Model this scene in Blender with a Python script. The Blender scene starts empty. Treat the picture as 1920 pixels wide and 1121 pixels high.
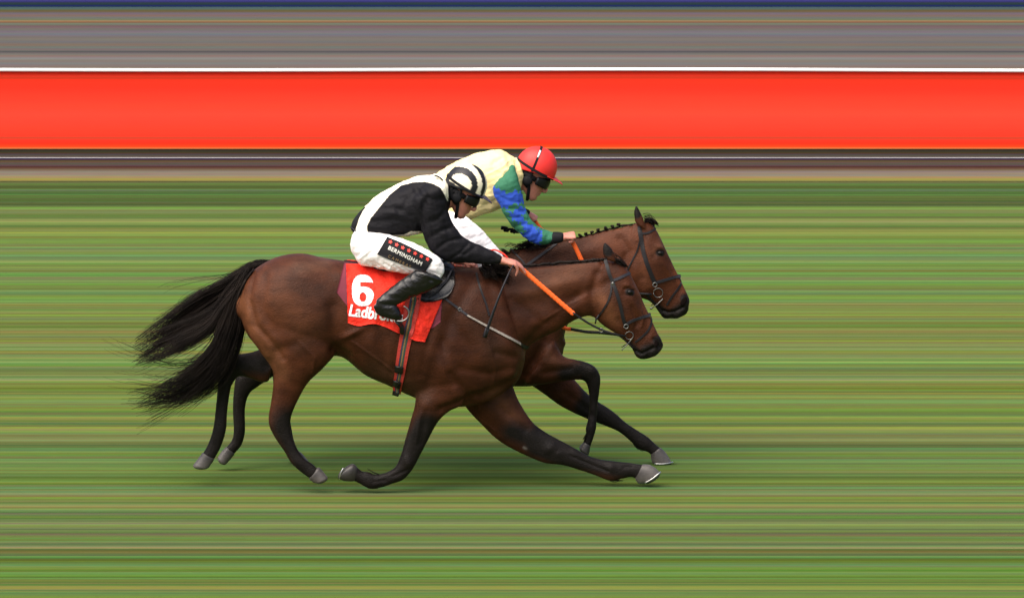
import bpy, bmesh, math, random
import numpy as np
from mathutils import Vector, Matrix
from mathutils.bvhtree import BVHTree
random.seed(7); np.random.seed(7)
C = bpy.context.scene
COL = C.collection

# ------------------------------------------------------------------ camera
PITCH = math.radians(9.0)
D = 60.0
F = 290.0 * D                       # focal length in pixels of the 1920 wide photograph
PY0 = 918.0                         # image row of the ground under the nearer horse
H = D * math.tan(PITCH + math.atan((PY0 - 560.5) / F))
CAMP = Vector((0, -D, H))
FW = Vector((0, math.cos(PITCH), -math.sin(PITCH)))
UP = Vector((0, math.sin(PITCH), math.cos(PITCH)))
cam = bpy.data.cameras.new('camera'); camo = bpy.data.objects.new('camera', cam); COL.objects.link(camo)
cam.sensor_width = 36; cam.lens = 36 * F / 1920; cam.clip_start = 1; cam.clip_end = 3000
camo.location = CAMP; camo.rotation_euler = (math.pi / 2 - PITCH, 0, 0)
C.camera = camo

# ------------------------------------------------------------------ light: bright overcast
SUN_EL, SUN_AZ = math.radians(58), math.radians(222)     # azimuth clockwise from +Y
w = bpy.data.worlds.new('World'); C.world = w; w.use_nodes = True
nt = w.node_tree; bg = nt.nodes['Background']
sky = nt.nodes.new('ShaderNodeTexSky'); sky.sky_type = 'NISHITA'; sky.sun_disc = False
sky.sun_elevation = SUN_EL; sky.sun_rotation = SUN_AZ
sky.dust_density = 6.0; sky.air_density = 0.8; sky.ozone_density = 0.6
nt.links.new(sky.outputs[0], bg.inputs[0]); bg.inputs[1].default_value = 0.095
sl = bpy.data.lights.new('sun', 'SUN'); sl.energy = 1.5; sl.angle = math.radians(75); sl.color = (1, .94, .86)
so = bpy.data.objects.new('sun', sl); COL.objects.link(so)
sd = Vector((math.sin(SUN_AZ) * math.cos(SUN_EL), math.cos(SUN_AZ) * math.cos(SUN_EL), math.sin(SUN_EL)))
so.rotation_euler = sd.to_track_quat('Z', 'Y').to_euler()
C.view_settings.view_transform = 'Standard'; C.view_settings.look = 'None'
C.view_settings.exposure = 1.30; C.view_settings.gamma = 1
EH = 2.42                            # light falling on level ground relative to a white surface, used to turn seen colours into albedo
EV = 1.22                            # the same for upright boards

# ------------------------------------------------------------------ helpers
def P(px, py, Y=0.0):
    d = FW * F + Vector((1, 0, 0)) * (px - 960) - UP * (py - 560.5)
    return CAMP + d * ((Y + D) / d.y)
def ray(px, py):
    return (FW * F + Vector((1, 0, 0)) * (px - 960) - UP * (py - 560.5)).normalized()
def ground_y(py):
    d = ray(960, py); return CAMP.y + d.y * (-CAMP.z / d.z)
FWn, UPn, Cn = np.array(FW), np.array(UP), np.array(CAMP)
def proj(co):
    v = co - Cn; z = v @ FWn
    return 960 + F * v[:, 0] / z, 560.5 - F * (v @ UPn) / z
def lin(c):
    return [((x / 255 + .055) / 1.055) ** 2.4 if x > 10 else x / 255 / 12.92 for x in c]

def tag(o, label=None, cat=None, group=None, kind=None):
    if label: o['label'] = label
    if cat: o['category'] = cat
    if group: o['group'] = group
    if kind: o['kind'] = kind
    return o
def empty(name, loc):
    o = bpy.data.objects.new(name, None); COL.objects.link(o); o.location = loc; o.empty_display_size = .1
    return o
def link(name, me, mat, parent=None, smooth=True):
    o = bpy.data.objects.new(name, me); COL.objects.link(o)
    if mat and not me.materials: me.materials.append(mat)
    if smooth: me.polygons.foreach_set('use_smooth', [True] * len(me.polygons))
    if parent is not None:
        o.parent = parent; o.matrix_parent_inverse = Matrix.Translation(-parent.location)
    return o

class MB:
    def __init__(s): s.v = []; s.f = []
    def add(s, v, f):
        n = len(s.v); s.v += [tuple(x) for x in v]; s.f += [tuple(i + n for i in q) for q in f]
    def mirror(s, yc):
        n = len(s.v); s.v += [(x, 2 * yc - y, z) for x, y, z in s.v]
        s.f += [tuple(reversed([i + n for i in q])) for q in list(s.f)]
        return s
    def mesh(s, name='m'):
        me = bpy.data.meshes.new(name); me.from_pydata(s.v, [], s.f); me.update(); return me
    def build(s, name, mat, parent=None, smooth=True):
        return link(name, s.mesh(name), mat, parent, smooth)

def catmull(rows, sub):
    r = np.array(rows, float); n = len(r); out = []
    for i in range(n - 1):
        a, b, c, d = r[max(i - 1, 0)], r[i], r[i + 1], r[min(i + 2, n - 1)]
        for k in range(sub):
            t = k / sub
            out.append(.5 * (2 * b + (c - a) * t + (2 * a - 5 * b + 4 * c - d) * t * t + (3 * b - a - 3 * c + d) * t ** 3))
    out.append(r[-1]); return np.array(out)

def rings_to_mesh(mb, rings):
    n = len(rings[0]); v = [p for r in rings for p in r]; f = []
    for i in range(len(rings) - 1):
        for j in range(n):
            k = (j + 1) % n
            f.append((i * n + j, i * n + k, (i + 1) * n + k, (i + 1) * n + j))
    c0 = sum((Vector(p) for p in rings[0]), Vector()) / n; c1 = sum((Vector(p) for p in rings[-1]), Vector()) / n
    v += [c0, c1]; a = len(v) - 2
    for j in range(n):
        k = (j + 1) % n
        f.append((a, k, j)); f.append((a + 1, (len(rings) - 1) * n + j, (len(rings) - 1) * n + k))
    mb.add(v, f)

def loft(mb, st, Y0=0.0, yo=0.0, sub=5, n=28, e=2.2, k=0.0, shrink=1.0, dome=True):
    """st rows: Ax, Ay, Bx, By, half_depth [, y offset]; the section spans A to B."""
    rows = [list(s) + ([0.0] if len(s) == 5 else []) for s in st]
    R = catmull(rows, sub); rings = []
    def ring(s, sc=1.0, shift=None):
        y = Y0 + yo + s[5]
        a, b = P(s[0], s[1], y), P(s[2], s[3], y)
        m = (a + b) / 2; ax = (a - b) / 2 * shrink * sc; w_ = s[4] * shrink * sc
        if shift is not None: m = m + shift
        o = []
        for j in range(n):
            t = 2 * math.pi * j / n; c, q = math.cos(t), math.sin(t)
            c2 = math.copysign(abs(c) ** (2 / e), c); q2 = math.copysign(abs(q) ** (2 / e), q)
            o.append(m + ax * c2 + Vector((0, w_ * q2 * (1 - k * c2), 0)))
        return o, m, ax.length
    rs = [ring(s) for s in R]
    rings = [r[0] for r in rs]
    if dome:
        for (i, j, at) in ((0, 1, 0), (-1, -2, None)):
            dr = (rs[i][1] - rs[j][1]); L = min(rs[i][2], R[i][4]) * .5
            dr = dr.normalized() if dr.length > 1e-6 else Vector((0, 0, 0))
            e1 = ring(R[i], .8, dr * L * .6)[0]; e2 = ring(R[i], .4, dr * L * .95)[0]
            rings = [e2, e1] + rings if at == 0 else rings + [e1, e2]
    rings_to_mesh(mb, rings)

def tube(mb, pts, rad, n=8, flat=1.0, sub=1, upv=None):
    pts = [Vector(p) for p in pts]
    if not hasattr(rad, '__len__'): rad = [rad] * len(pts)
    if sub > 1:
        R = catmull([list(p) + [r] for p, r in zip(pts, rad)], sub)
        pts = [Vector(r[:3]) for r in R]; rad = [r[3] for r in R]
    rings = []; u = None
    for i, p in enumerate(pts):
        t = (pts[min(i + 1, len(pts) - 1)] - pts[max(i - 1, 0)])
        t = t.normalized() if t.length > 1e-9 else Vector((1, 0, 0))
        if upv is not None: u = Vector(upv)
        if u is None: u = Vector((0, 0, 1)) if abs(t.z) < .9 else Vector((1, 0, 0))
        u = u - t * u.dot(t)
        u = u.normalized() if u.length > 1e-6 else t.orthogonal().normalized()
        s = t.cross(u)
        rings.append([p + u * math.cos(2 * math.pi * j / n) * rad[i] + s * math.sin(2 * math.pi * j / n) * rad[i] * flat for j in range(n)])
    rings_to_mesh(mb, rings)

def ball(mb, c, r, n=12, m=8, rot=None):
    c = Vector(c); r = Vector(r) if hasattr(r, '__len__') else Vector((r, r, r)); rings = []
    for i in range(1, m):
        a = math.pi * i / m; rg = []
        for j in range(n):
            b = 2 * math.pi * j / n
            v = Vector((math.sin(a) * math.cos(b) * r.x, math.sin(a) * math.sin(b) * r.y, math.cos(a) * r.z))
            rg.append(c + (rot @ v if rot else v))
        rings.append(rg)
    rings_to_mesh(mb, rings)

def remesh(mb, vox):
    me = mb.mesh('raw'); bm = bmesh.new(); bm.from_mesh(me); bmesh.ops.recalc_face_normals(bm, faces=bm.faces); bm.to_mesh(me); bm.free()
    o = bpy.data.objects.new('tmp', me); COL.objects.link(o)
    m = o.modifiers.new('r', 'REMESH'); m.mode = 'VOXEL'; m.voxel_size = vox
    dg = bpy.context.evaluated_depsgraph_get(); dg.update()
    out = bpy.data.meshes.new_from_object(o.evaluated_get(dg))
    bpy.data.objects.remove(o); bpy.data.meshes.remove(me)
    return out
def get_co(me):
    a = np.empty(len(me.vertices) * 3); me.vertices.foreach_get('co', a); return a.reshape(-1, 3)
def set_co(me, co): me.vertices.foreach_set('co', co.ravel()); me.update()
def get_no(me):
    a = np.empty(len(me.vertices) * 3); me.vertices.foreach_get('normal', a); return a.reshape(-1, 3)
def smooth(me, it, fac=.5, mask=None):
    e = np.empty(len(me.edges) * 2, int); me.edges.foreach_get('vertices', e); e = e.reshape(-1, 2)
    co = get_co(me); n = len(co); deg = np.bincount(e.ravel(), minlength=n).astype(float)[:, None]; deg[deg == 0] = 1
    for _ in range(it):
        s = np.stack([np.bincount(e[:, 0], co[e[:, 1], k], n) + np.bincount(e[:, 1], co[e[:, 0], k], n) for k in range(3)], 1)
        d = (s / deg - co) * fac
        if mask is not None: d *= mask[:, None]
        co = co + d
    set_co(me, co)
def colour(me, rgb, name='Col'):
    at = me.color_attributes.new(name, 'FLOAT_COLOR', 'POINT')
    a = np.ones((len(me.vertices), 4)); a[:, :3] = rgb; at.data.foreach_set('color', a.ravel())
def pdist(px, py, line):
    best = np.full(px.shape, 1e9)
    for (ax, ay), (bx, by) in zip(line[:-1], line[1:]):
        dx, dy = bx - ax, by - ay; L = dx * dx + dy * dy + 1e-9
        t = np.clip(((px - ax) * dx + (py - ay) * dy) / L, 0, 1)
        best = np.minimum(best, np.hypot(px - ax - t * dx, py - ay - t * dy))
    return best
def inpoly(px, py, poly):
    ins = np.zeros(px.shape, bool); j = len(poly) - 1
    for i in range(len(poly)):
        xi, yi = poly[i]; xj, yj = poly[j]
        if yi != yj:
            ins ^= ((yi > py) != (yj > py)) & (px < (xj - xi) * (py - yi) / (yj - yi) + xi)
        j = i
    return ins
def sides(me, Yc):
    """photo coordinates of every vertex, the far half folded onto the near half"""
    co = get_co(me).copy(); co[:, 1] = np.where(co[:, 1] > Yc, 2 * Yc - co[:, 1], co[:, 1])
    return proj(co)
def carve(me, Yc, grooves, bumps, near_only=False):
    px, py = sides(me, Yc); no = get_no(me); co = get_co(me)
    f = np.clip((np.abs(no[:, 1]) - .12) / .5, 0, 1)
    if near_only: f = f * (no[:, 1] < 0)
    d = np.zeros(len(co))
    for line, wd, dep in grooves:
        q = pdist(px, py, line) / wd; d -= dep * np.exp(-q * q)
    for cx, cy, rx, ry, ang, amp in bumps:
        a = math.radians(ang); u = (px - cx) * math.cos(a) + (py - cy) * math.sin(a); v = -(px - cx) * math.sin(a) + (py - cy) * math.cos(a)
        d += amp * np.exp(-(u / rx) ** 2 - (v / ry) ** 2)
    set_co(me, co + no * (d * f)[:, None])
def sstep(a, b, x):
    t = np.clip((x - a) / (b - a), 0, 1); return t * t * (3 - 2 * t)
def wnoise(co, sc, seed=0):
    """cheap smooth noise: a sum of sines"""
    r = np.random.RandomState(seed); s = np.zeros(len(co))
    for _ in range(7):
        k = r.normal(size=3) * sc; s += np.sin(co @ k + r.uniform(0, 6.28))
    return s / 7 ** .5

# ------------------------------------------------------------------ materials
def mat(name, col=None, rough=.6, attr=False, noise=None, bump=None, metal=0, sheen=0, spec=.5, coat=0):
    m = bpy.data.materials.new(name); m.use_nodes = True; t = m.node_tree; b = t.nodes['Principled BSDF']
    b.inputs['Roughness'].default_value = rough; b.inputs['Metallic'].default_value = metal
    b.inputs['Specular IOR Level'].default_value = spec
    if sheen: b.inputs['Sheen Weight'].default_value = sheen; b.inputs['Sheen Roughness'].default_value = .4
    if coat: b.inputs['Coat Weight'].default_value = coat
    src = None
    if attr:
        a = t.nodes.new('ShaderNodeAttribute'); a.attribute_name = 'Col'; src = a.outputs['Color']
    tc = t.nodes.new('ShaderNodeTexCoord')
    def nz(sc, stretch, detail=4):
        mp = t.nodes.new('ShaderNodeMapping'); mp.inputs['Scale'].default_value = stretch
        t.links.new(tc.outputs['Object'], mp.inputs[0])
        n_ = t.nodes.new('ShaderNodeTexNoise'); n_.inputs['Scale'].default_value = sc; n_.inputs['Detail'].default_value = detail
        t.links.new(mp.outputs[0], n_.inputs[0]); return n_.outputs['Fac']
    if noise:
        sc, amt, st = noise
        mr = t.nodes.new('ShaderNodeMapRange'); mr.inputs[1].default_value = .3; mr.inputs[2].default_value = .7
        mr.inputs[3].default_value = 1 - amt; mr.inputs[4].default_value = 1 + amt
        t.links.new(nz(sc, st), mr.inputs[0])
        mx = t.nodes.new('ShaderNodeVectorMath'); mx.operation = 'SCALE'
        if src is None:
            rgb = t.nodes.new('ShaderNodeRGB'); rgb.outputs[0].default_value = (*col, 1); src = rgb.outputs[0]
        t.links.new(src, mx.inputs[0]); t.links.new(mr.outputs[0], mx.inputs['Scale']); src = mx.outputs[0]
    if src is None: b.inputs['Base Color'].default_value = (*col, 1)
    else: t.links.new(src, b.inputs['Base Color'])
    if bump:
        sc, dist, st = bump
        bn = t.nodes.new('ShaderNodeBump'); bn.inputs['Distance'].default_value = dist; bn.inputs['Strength'].default_value = .8
        t.links.new(nz(sc, st, 5), bn.inputs['Height']); t.links.new(bn.outputs[0], b.inputs['Normal'])
    return m
M = {}
M['coat'] = mat('bay_coat', rough=.5, attr=True, noise=(12, .24, (1, 1, 1.6)), bump=(75, .005, (1, 1, 2.2)), spec=.13)
M['hair'] = mat('black_hair', (.0088, .0058, .0043), rough=.65, spec=.12, noise=(9, .55, (1, 1, 1)))
M['hoof'] = mat('hoof_horn', rough=.5, attr=True, noise=(40, .2, (1, 1, 3)))
M['shoe'] = mat('shoe_metal', (.4, .4, .39), rough=.3, metal=.8)
M['eye'] = mat('dark_eye', (.004, .003, .0025), rough=.35, spec=.2)
M['nostril'] = mat('nostril_dark', (.006, .0035, .003), rough=.9, spec=.05)
M['skin'] = mat('skin', rough=.5, attr=True, noise=(60, .1, (1, 1, 1)))
M['cloth'] = mat('cloth', rough=.75, attr=True, noise=(14, .06, (1, 1, 1)), bump=(45, .005, (1, 1, 1)), sheen=.1, spec=.25)
M['satin'] = mat('satin', rough=.65, attr=True, noise=(14, .06, (1, 1, 1)), bump=(28, .005, (1, .5, 2)), spec=.16)
M['leather'] = mat('black_leather', (.005, .0048, .0048), rough=.30, spec=.42, bump=(50, .003, (1, 1, 1)))
M['strap'] = mat('strap_leather', (.010, .009, .010), rough=.5, spec=.25)
M['grey_strap'] = mat('grey_strap', (.022, .021, .026), rough=.55, spec=.25)
M['orange'] = mat('orange_rubber', (.92, .13, .012), rough=.7, bump=(260, .003, (1, 1, 1)))
M['steel'] = mat('steel', (.20, .20, .19), rough=.42, metal=1)
M['helmet'] = mat('helmet_cloth', rough=.5, attr=True, noise=(20, .05, (1, 1, 1)), spec=.4)
M['lens'] = mat('goggle_lens', (.006, .007, .008), rough=.4, spec=.3)
M['red'] = mat('red_cloth', (.80, .032, .016), rough=.75, noise=(12, .16, (1, 1, 1)), bump=(22, .03, (1, 1, 1)), spec=.2)
M['maroon'] = mat('maroon_cloth', (.16, .018, .035), rough=.8, noise=(10, .15, (1, 1, 1)))
M['print'] = mat('white_print', (.85, .85, .86), rough=.6)
M['redprint'] = mat('red_print', (.8, .035, .02), rough=.6)
M['goldprint'] = mat('gold_print', (.16, .1, .04), rough=.6)
M['greyprint'] = mat('silver_print', (.55, .55, .5), rough=.6)
M['black'] = mat('black_cloth', (.008, .008, .010), rough=.75, spec=.2)
M['pale'] = mat('pale_webbing', (.26, .23, .20), rough=.7, noise=(60, .3, (1, 1, 1)))
M['attr'] = mat('painted', rough=.6, attr=True)

# ------------------------------------------------------------------ setting: streaked turf, rail, hoarding, roadway
T_GREEN = '''341 150 140 90,343 110 120 65,347 105 125 60,350 90 110 50,353 85 100 40,357 105 120 95,361 90 115 55,367 95 130 60,370 105 125 65,374 90 100 50,379 90 105 70,386 85 100 55,388 120 140 70,393 145 160 85,398 130 145 85,403 115 145 65,
406 105 130 60,409 100 105 70,414 165 160 90,418 145 160 90,422 120 150 80,426 100 130 65,430 130 130 65,433 155 140 75,438 155 150 80,443 135 150 60,447 125 125 60,450 110 145 65,458 125 145 75,462 145 145 85,465 110 150 90,470 135 140 90,474 130 150 70,478 115 150 95,484 120 140 95,488 110 130 75,493 145 165 90,496 125 140 70,499 125 130 60,503 135 145 75,507 140 125 60,510 120 140 65,514 110 155 75,518 130 150 85,522 145 140 90,525 125 125 75,529 120 150 80,534 110 140 60,540 125 130 60,545 140 155 95,548 120 150 90,
551 105 130 85,554 125 145 65,558 135 165 65,563 115 150 75,567 125 160 80,571 160 145 80,575 130 125 85,578 125 130 65,583 140 150 85,589 125 140 60,594 130 130 60,597 110 130 75,601 125 155 85,605 125 110 45,609 105 115 65,614 110 130 45,618 165 165 90,622 160 130 70,626 135 135 70,630 145 145 95,634 125 140 75,638 130 140 55,642 130 130 70,646 140 155 85,651 105 125 80,655 150 170 105,658 130 135 60,661 155 155 75,667 130 160 95,672 155 155 80,677 140 155 80,681 115 155 80,686 115 130 55,689 110 130 90,697 115 125 65,
701 125 115 65,705 120 145 95,709 130 155 90,713 175 170 110,716 130 165 75,719 130 130 60,722 135 130 65,727 125 120 35,731 115 135 50,735 105 125 60,737 155 140 65,741 125 135 80,746 145 150 80,750 120 155 90,755 135 140 85,760 130 145 75,766 130 150 60,770 110 150 55,774 100 110 60,778 105 120 65,783 165 165 75,787 150 150 70,791 130 145 80,796 115 145 80,802 170 160 75,807 145 140 85,812 120 150 85,817 135 130 75,822 145 145 95,827 135 140 85,831 110 110 60,834 80 95 50,838 100 110 60,842 100 135 85,846 125 145 80,
850 135 130 60,853 110 145 65,858 125 120 70,862 110 145 90,866 140 150 95,870 105 130 70,875 115 140 80,880 140 145 70,884 140 150 80,888 100 120 55,893 95 115 60,897 95 110 45,901 125 145 60,906 110 120 40,910 110 115 70,913 100 150 95,917 115 130 85,922 125 145 100,927 140 140 90,931 145 145 60,937 125 140 60,940 150 155 85,944 105 145 65,949 170 150 95,952 130 130 70,957 110 145 90,963 135 130 95,967 100 120 55,973 105 125 65,977 115 125 75,981 140 150 100,986 145 160 70,990 125 145 95,995 110 140 75,999 95 95 60,
1002 140 125 95,1006 110 140 75,1012 115 130 60,1017 130 140 85,1022 105 130 80,1026 190 155 110,1029 90 110 50,1033 115 95 45,1037 130 130 75,1041 90 115 80,1045 75 115 55,1049 115 125 40,1053 85 120 40,1057 105 165 85,1060 115 140 90,1065 135 150 55,1070 100 130 50,1075 110 145 75,1080 105 140 55,1084 115 145 75,1090 105 120 50,1092 125 115 65,1096 90 130 60,1100 175 150 80,1105 135 150 85,1110 100 145 75,1115 120 155 85,1120 130 130 45'''
T_VERGE_SHADE = '''280 60 50 40,284 50 58 52,288 75 65 40,291 80 75 85,294 90 90 75,297 80 72 80,299 65 50 95,301 75 55 60,303 95 85 55,306 105 85 80,309 90 90 80,312 95 75 75,314 85 50 45,317 110 80 65,320 125 115 90,324 150 135 125,329 150 142 130,333 165 145 110,337 165 155 80,341 150 140 90'''  # dark rows nearest the hoarding paint its shadow into the ground colour
T_ROAD = '''15 85 105 110,17 85 110 105,20 110 100 70,23 115 100 80,25 115 115 120,30 135 110 100,34 115 120 115,38 120 125 100,40 170 130 105,42 140 95 70,45 115 130 115,49 120 105 100,55 125 115 112,65 120 120 130,72 128 115 110,80 118 120 118,85 130 115 105,90 118 122 118,95 120 112 110,97 90 90 90,101 120 120 112,106 145 120 112,110 140 140 140,115 135 122 115,120 135 135 130,125 135 130 115,131 150 140 120'''
def table(s): return [tuple(float(q) for q in r.split()) for r in s.replace('\n', '').split(',') if r.strip()]
def turf_mat(name, amt, fine):
    m = bpy.data.materials.new(name); m.use_nodes = True; t = m.node_tree; b = t.nodes['Principled BSDF']
    b.inputs['Roughness'].default_value = .9; b.inputs['Specular IOR Level'].default_value = .0
    a = t.nodes.new('ShaderNodeAttribute'); a.attribute_name = 'Col'; src = a.outputs['Color']
    tc = t.nodes.new('ShaderNodeTexCoord')
    for sc, sx, am in ((fine * 1.7, .003, amt * 1.25), (fine * .6, .02, amt * .2), (fine * 1.7, .30, amt * .45)):
        mp = t.nodes.new('ShaderNodeMapping'); mp.inputs['Scale'].default_value = (sx, 1, 1)
        t.links.new(tc.outputs['Object'], mp.inputs[0])
        n_ = t.nodes.new('ShaderNodeTexNoise'); n_.inputs['Scale'].default_value = sc; n_.inputs['Detail'].default_value = 2
        t.links.new(mp.outputs[0], n_.inputs[0])
        sb = t.nodes.new('ShaderNodeVectorMath'); sb.operation = 'MULTIPLY_ADD'
        t.links.new(n_.outputs['Color'], sb.inputs[0]); sb.inputs[1].default_value = (am * 2,) * 3; sb.inputs[2].default_value = (1 - am,) * 3
        mu = t.nodes.new('ShaderNodeVectorMath'); mu.operation = 'MULTIPLY'
        t.links.new(src, mu.inputs[0]); t.links.new(sb.outputs[0], mu.inputs[1]); src = mu.outputs[0]
    t.links.new(src, b.inputs['Base Color']); return m
def strip(name, rows, mat_, z=0.0, X=260):
    """rows: (distance Y, linear colour); a level sheet of long streaks"""
    mb = MB(); cols = []
    for i, (y, c) in enumerate(rows):
        mb.v += [(-X, y, z), (X, y, z)]; cols += [c, c]
        if i: a = 2 * i; mb.f.append((a - 2, a - 1, a + 1, a))
    me = mb.mesh(name); colour(me, np.array(cols)); return link(name, me, mat_, None, False)
def rows_of(tb, zlift=0.0):
    return [(ground_y(r[0]), [q / EH for q in lin(r[1:])]) for r in tb]
g = rows_of(table(T_GREEN)); y_turf = g[0][0]
g = g[::-1]; base = np.mean([c for _, c in g], 0)
def lively(rows, k, amp, seed):
    r_ = np.random.RandomState(seed); A = np.array([c for _, c in rows]); out = []
    for i, (y, c) in enumerate(rows):
        mean = A[max(0, i - 9):i + 10].mean(0); c = mean + (np.array(c) - mean) * k
        out.append((y, list(c)))
        if i + 1 < len(rows):
            y2, c2 = rows[i + 1]; n = 3; c2 = mean + (np.array(c2) - mean) * k
            for q in range(1, n):
                t = q / n; v = c * (1 - t) + c2 * t
                out.append((y * (1 - t) + y2 * t, list(np.clip(v * (1 + r_.normal() * amp) * (1 + r_.normal(size=3) * amp * .6), .004, 1))))
    return out
g = lively(g, .62, .16, 5); g = [(y, [c[0] * .90, c[1] * 1.03, c[2] * 1.06]) for y, c in g]
pre = []
yy = g[0][0]
while yy > -75:
    yy -= random.uniform(.04, .12)
    pre.append((yy, list(base * np.array([random.uniform(.75, 1.3), random.uniform(.8, 1.2), random.uniform(.7, 1.3)]))))
turf = strip('turf', pre[::-1] + g, turf_mat('turf', .36, 15)); tag(turf, kind='structure')
v_ = rows_of(table(T_VERGE_SHADE))[::-1]; y_board = ground_y(281)
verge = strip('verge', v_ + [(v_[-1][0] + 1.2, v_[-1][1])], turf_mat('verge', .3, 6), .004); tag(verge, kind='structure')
# roadway behind the hoarding, then rough grass out to the horizon
r_ = rows_of(table(T_ROAD)); y_blue = r_[0][0]
road = strip('roadway', [(v_[-1][0] + 1.2, r_[-1][1])] + r_[::-1] + [(y_blue + 2, r_[0][1])], turf_mat('road', .22, 3), 0.0); tag(road, kind='structure')
far = strip('far_ground', [(y_blue + 2, list(base)), (y_blue + 900, list(base))], turf_mat('far', .2, 1), -.01, 1500); tag(far, kind='structure')
near = strip('near_ground', [(-900, list(base)), (pre[-1][0] + .05, list(base))], turf_mat('nearg', .2, 1), -.01, 1500); tag(near, kind='structure')

def board_height(px_top, Y): return P(960, px_top, Y).z
# red hoarding along the rail
hb = empty('hoarding', (0, y_board, 0)); tag(hb, 'long red trackside hoarding with a white top rail', 'hoarding')
TB = [(135, 255, 58, 50), (138, 255, 60, 38), (144, 255, 68, 48), (146, 228, 66, 42), (148, 228, 66, 42), (150, 255, 62, 40), (165, 255, 60, 42), (190, 255, 70, 50), (215, 255, 78, 58), (240, 255, 72, 52), (256, 255, 66, 46), (258, 215, 74, 50), (260, 215, 74, 50), (262, 255, 62, 44), (270, 255, 58, 36), (276, 255, 80, 36), (278, 235, 125, 70), (280, 140, 80, 50)]
mb = MB(); cols = []; NX = 120
def wav(x): return .004 * math.sin(x * .9 + .5) + .003 * math.sin(x * .37 + 2)
for i, r in enumerate(TB):
    z = board_height(r[0], y_board); c = [q / EV for q in lin(r[1:])]
    for j in range(NX + 1):
        x = -60 + j * 1.0; mb.v.append((x, y_board, z + wav(x) * (1 - i / (len(TB) - 1)))); cols.append([min(.95, q) for q in c])
    if i:
        for j in range(NX): a = i * (NX + 1) + j; mb.f.append((a - NX - 1, a, a + 1, a - NX))
nv = len(mb.v); mb.v += [(x, y + .03, z) for x, y, z in mb.v[:nv]]; mb.f += [tuple(q + nv for q in reversed(f)) for f in list(mb.f)]; cols += cols
for j in range(NX):
    mb.f.append((j, j + 1, j + 1 + nv, j + nv)); a = nv - NX - 1 + j; mb.f.append((a + 1, a, a + nv, a + 1 + nv))
me = mb.mesh(); colour(me, np.array(cols)); link('panel', me, turf_mat('hoarding_print', .07, 14), hb, False)
mb = MB(); zt, zb = board_height(128, y_board), board_height(134.6, y_board)
tube(mb, [(x, y_board - .02, (zt + zb) / 2 + wav(x)) for x in np.arange(-60, 61, .5)], (zt - zb) / 2 * 1.02, 10)
mb.build('top_rail', mat('white_plastic', (.88, .88, .86), rough=.35), hb)
pm = mat('post_metal', (.3, .3, .3), rough=.5); mb = MB(); tube(mb, [(0, y_board + .06, 0), (0, y_board + .06, zt - .05)], .02, 6); pme = mb.mesh()
for x in np.arange(-9.6, 9.7, 2.4): link('post', pme, pm, hb).location.x = x
# the thin pale ground rail in front of it
yr = ground_y(299); mb = MB(); zc = board_height(296.5, yr)
tube(mb, [(x, yr, zc) for x in range(-60, 61, 2)], (board_height(295.2, yr) - board_height(297.8, yr)) / 2, 8)
rl = mb.build('low_rail', mat('rail_white', (.24, .235, .24), rough=.6)); tag(rl, 'thin pale rail lying low along the shadow-painted verge in front of the red hoarding', 'rail')
# blue barrier beyond the roadway
bb = empty('barrier', (0, y_blue + .05, 0)); tag(bb, 'blue barrier far behind, beyond the grey roadway', 'barrier')
TBl = [(-60, 70, 75, 135), (-30, 60, 60, 120), (0, 75, 75, 132), (3, 60, 55, 122), (6, 50, 60, 72), (9, 42, 60, 62), (11, 36, 38, 98), (13, 38, 60, 80), (15, 70, 90, 100)]
mb = MB(); cols = []
for i, r in enumerate(TBl):
    z = board_height(r[0], y_blue + .05); c = [q / EV for q in lin(r[1:])]
    mb.v += [(-80, y_blue + .05, z), (80, y_blue + .05, z)]; cols += [c, c]
    if i: a = 2 * i; mb.f.append((a - 2, a, a + 1, a - 1))
n = len(mb.v); mb.v += [(x, y + .05, z) for x, y, z in mb.v[:n]]; mb.f += [tuple(q + n for q in reversed(f)) for f in list(mb.f)]; cols += cols
mb.f += [(0, 1, n + 1, n)]
me = mb.mesh(); colour(me, np.array(cols)); link('panel', me, turf_mat('blue_print', .12, 8), bb, False)

# ------------------------------------------------------------------ horses
def hoof(parent, st, Y, yo, dark=1.0):
    mb = MB(); loft(mb, st, Y, yo, sub=4, n=20, e=2.4)
    me = mb.mesh(); co = get_co(me); px, py = proj(co)
    b = np.array([.022, .018, .016]); a = np.array([.085, .075, .068])
    tt = sstep(0, 26, np.hypot(px - (st[0][0] + st[0][2]) / 2, py - (st[0][1] + st[0][3]) / 2))[:, None]
    colour(me, b * (1 - tt) + a * dark * tt); return link('hoof', me, M['hoof'], parent)
def shoe(hf, pts, Y, yo, r=.006, n=6):
    mb = MB(); tube(mb, [P(x, y, Y + yo + d) for x, y, d in pts], r, n, sub=3); return mb.build('horseshoe', M['shoe'], hf)

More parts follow.
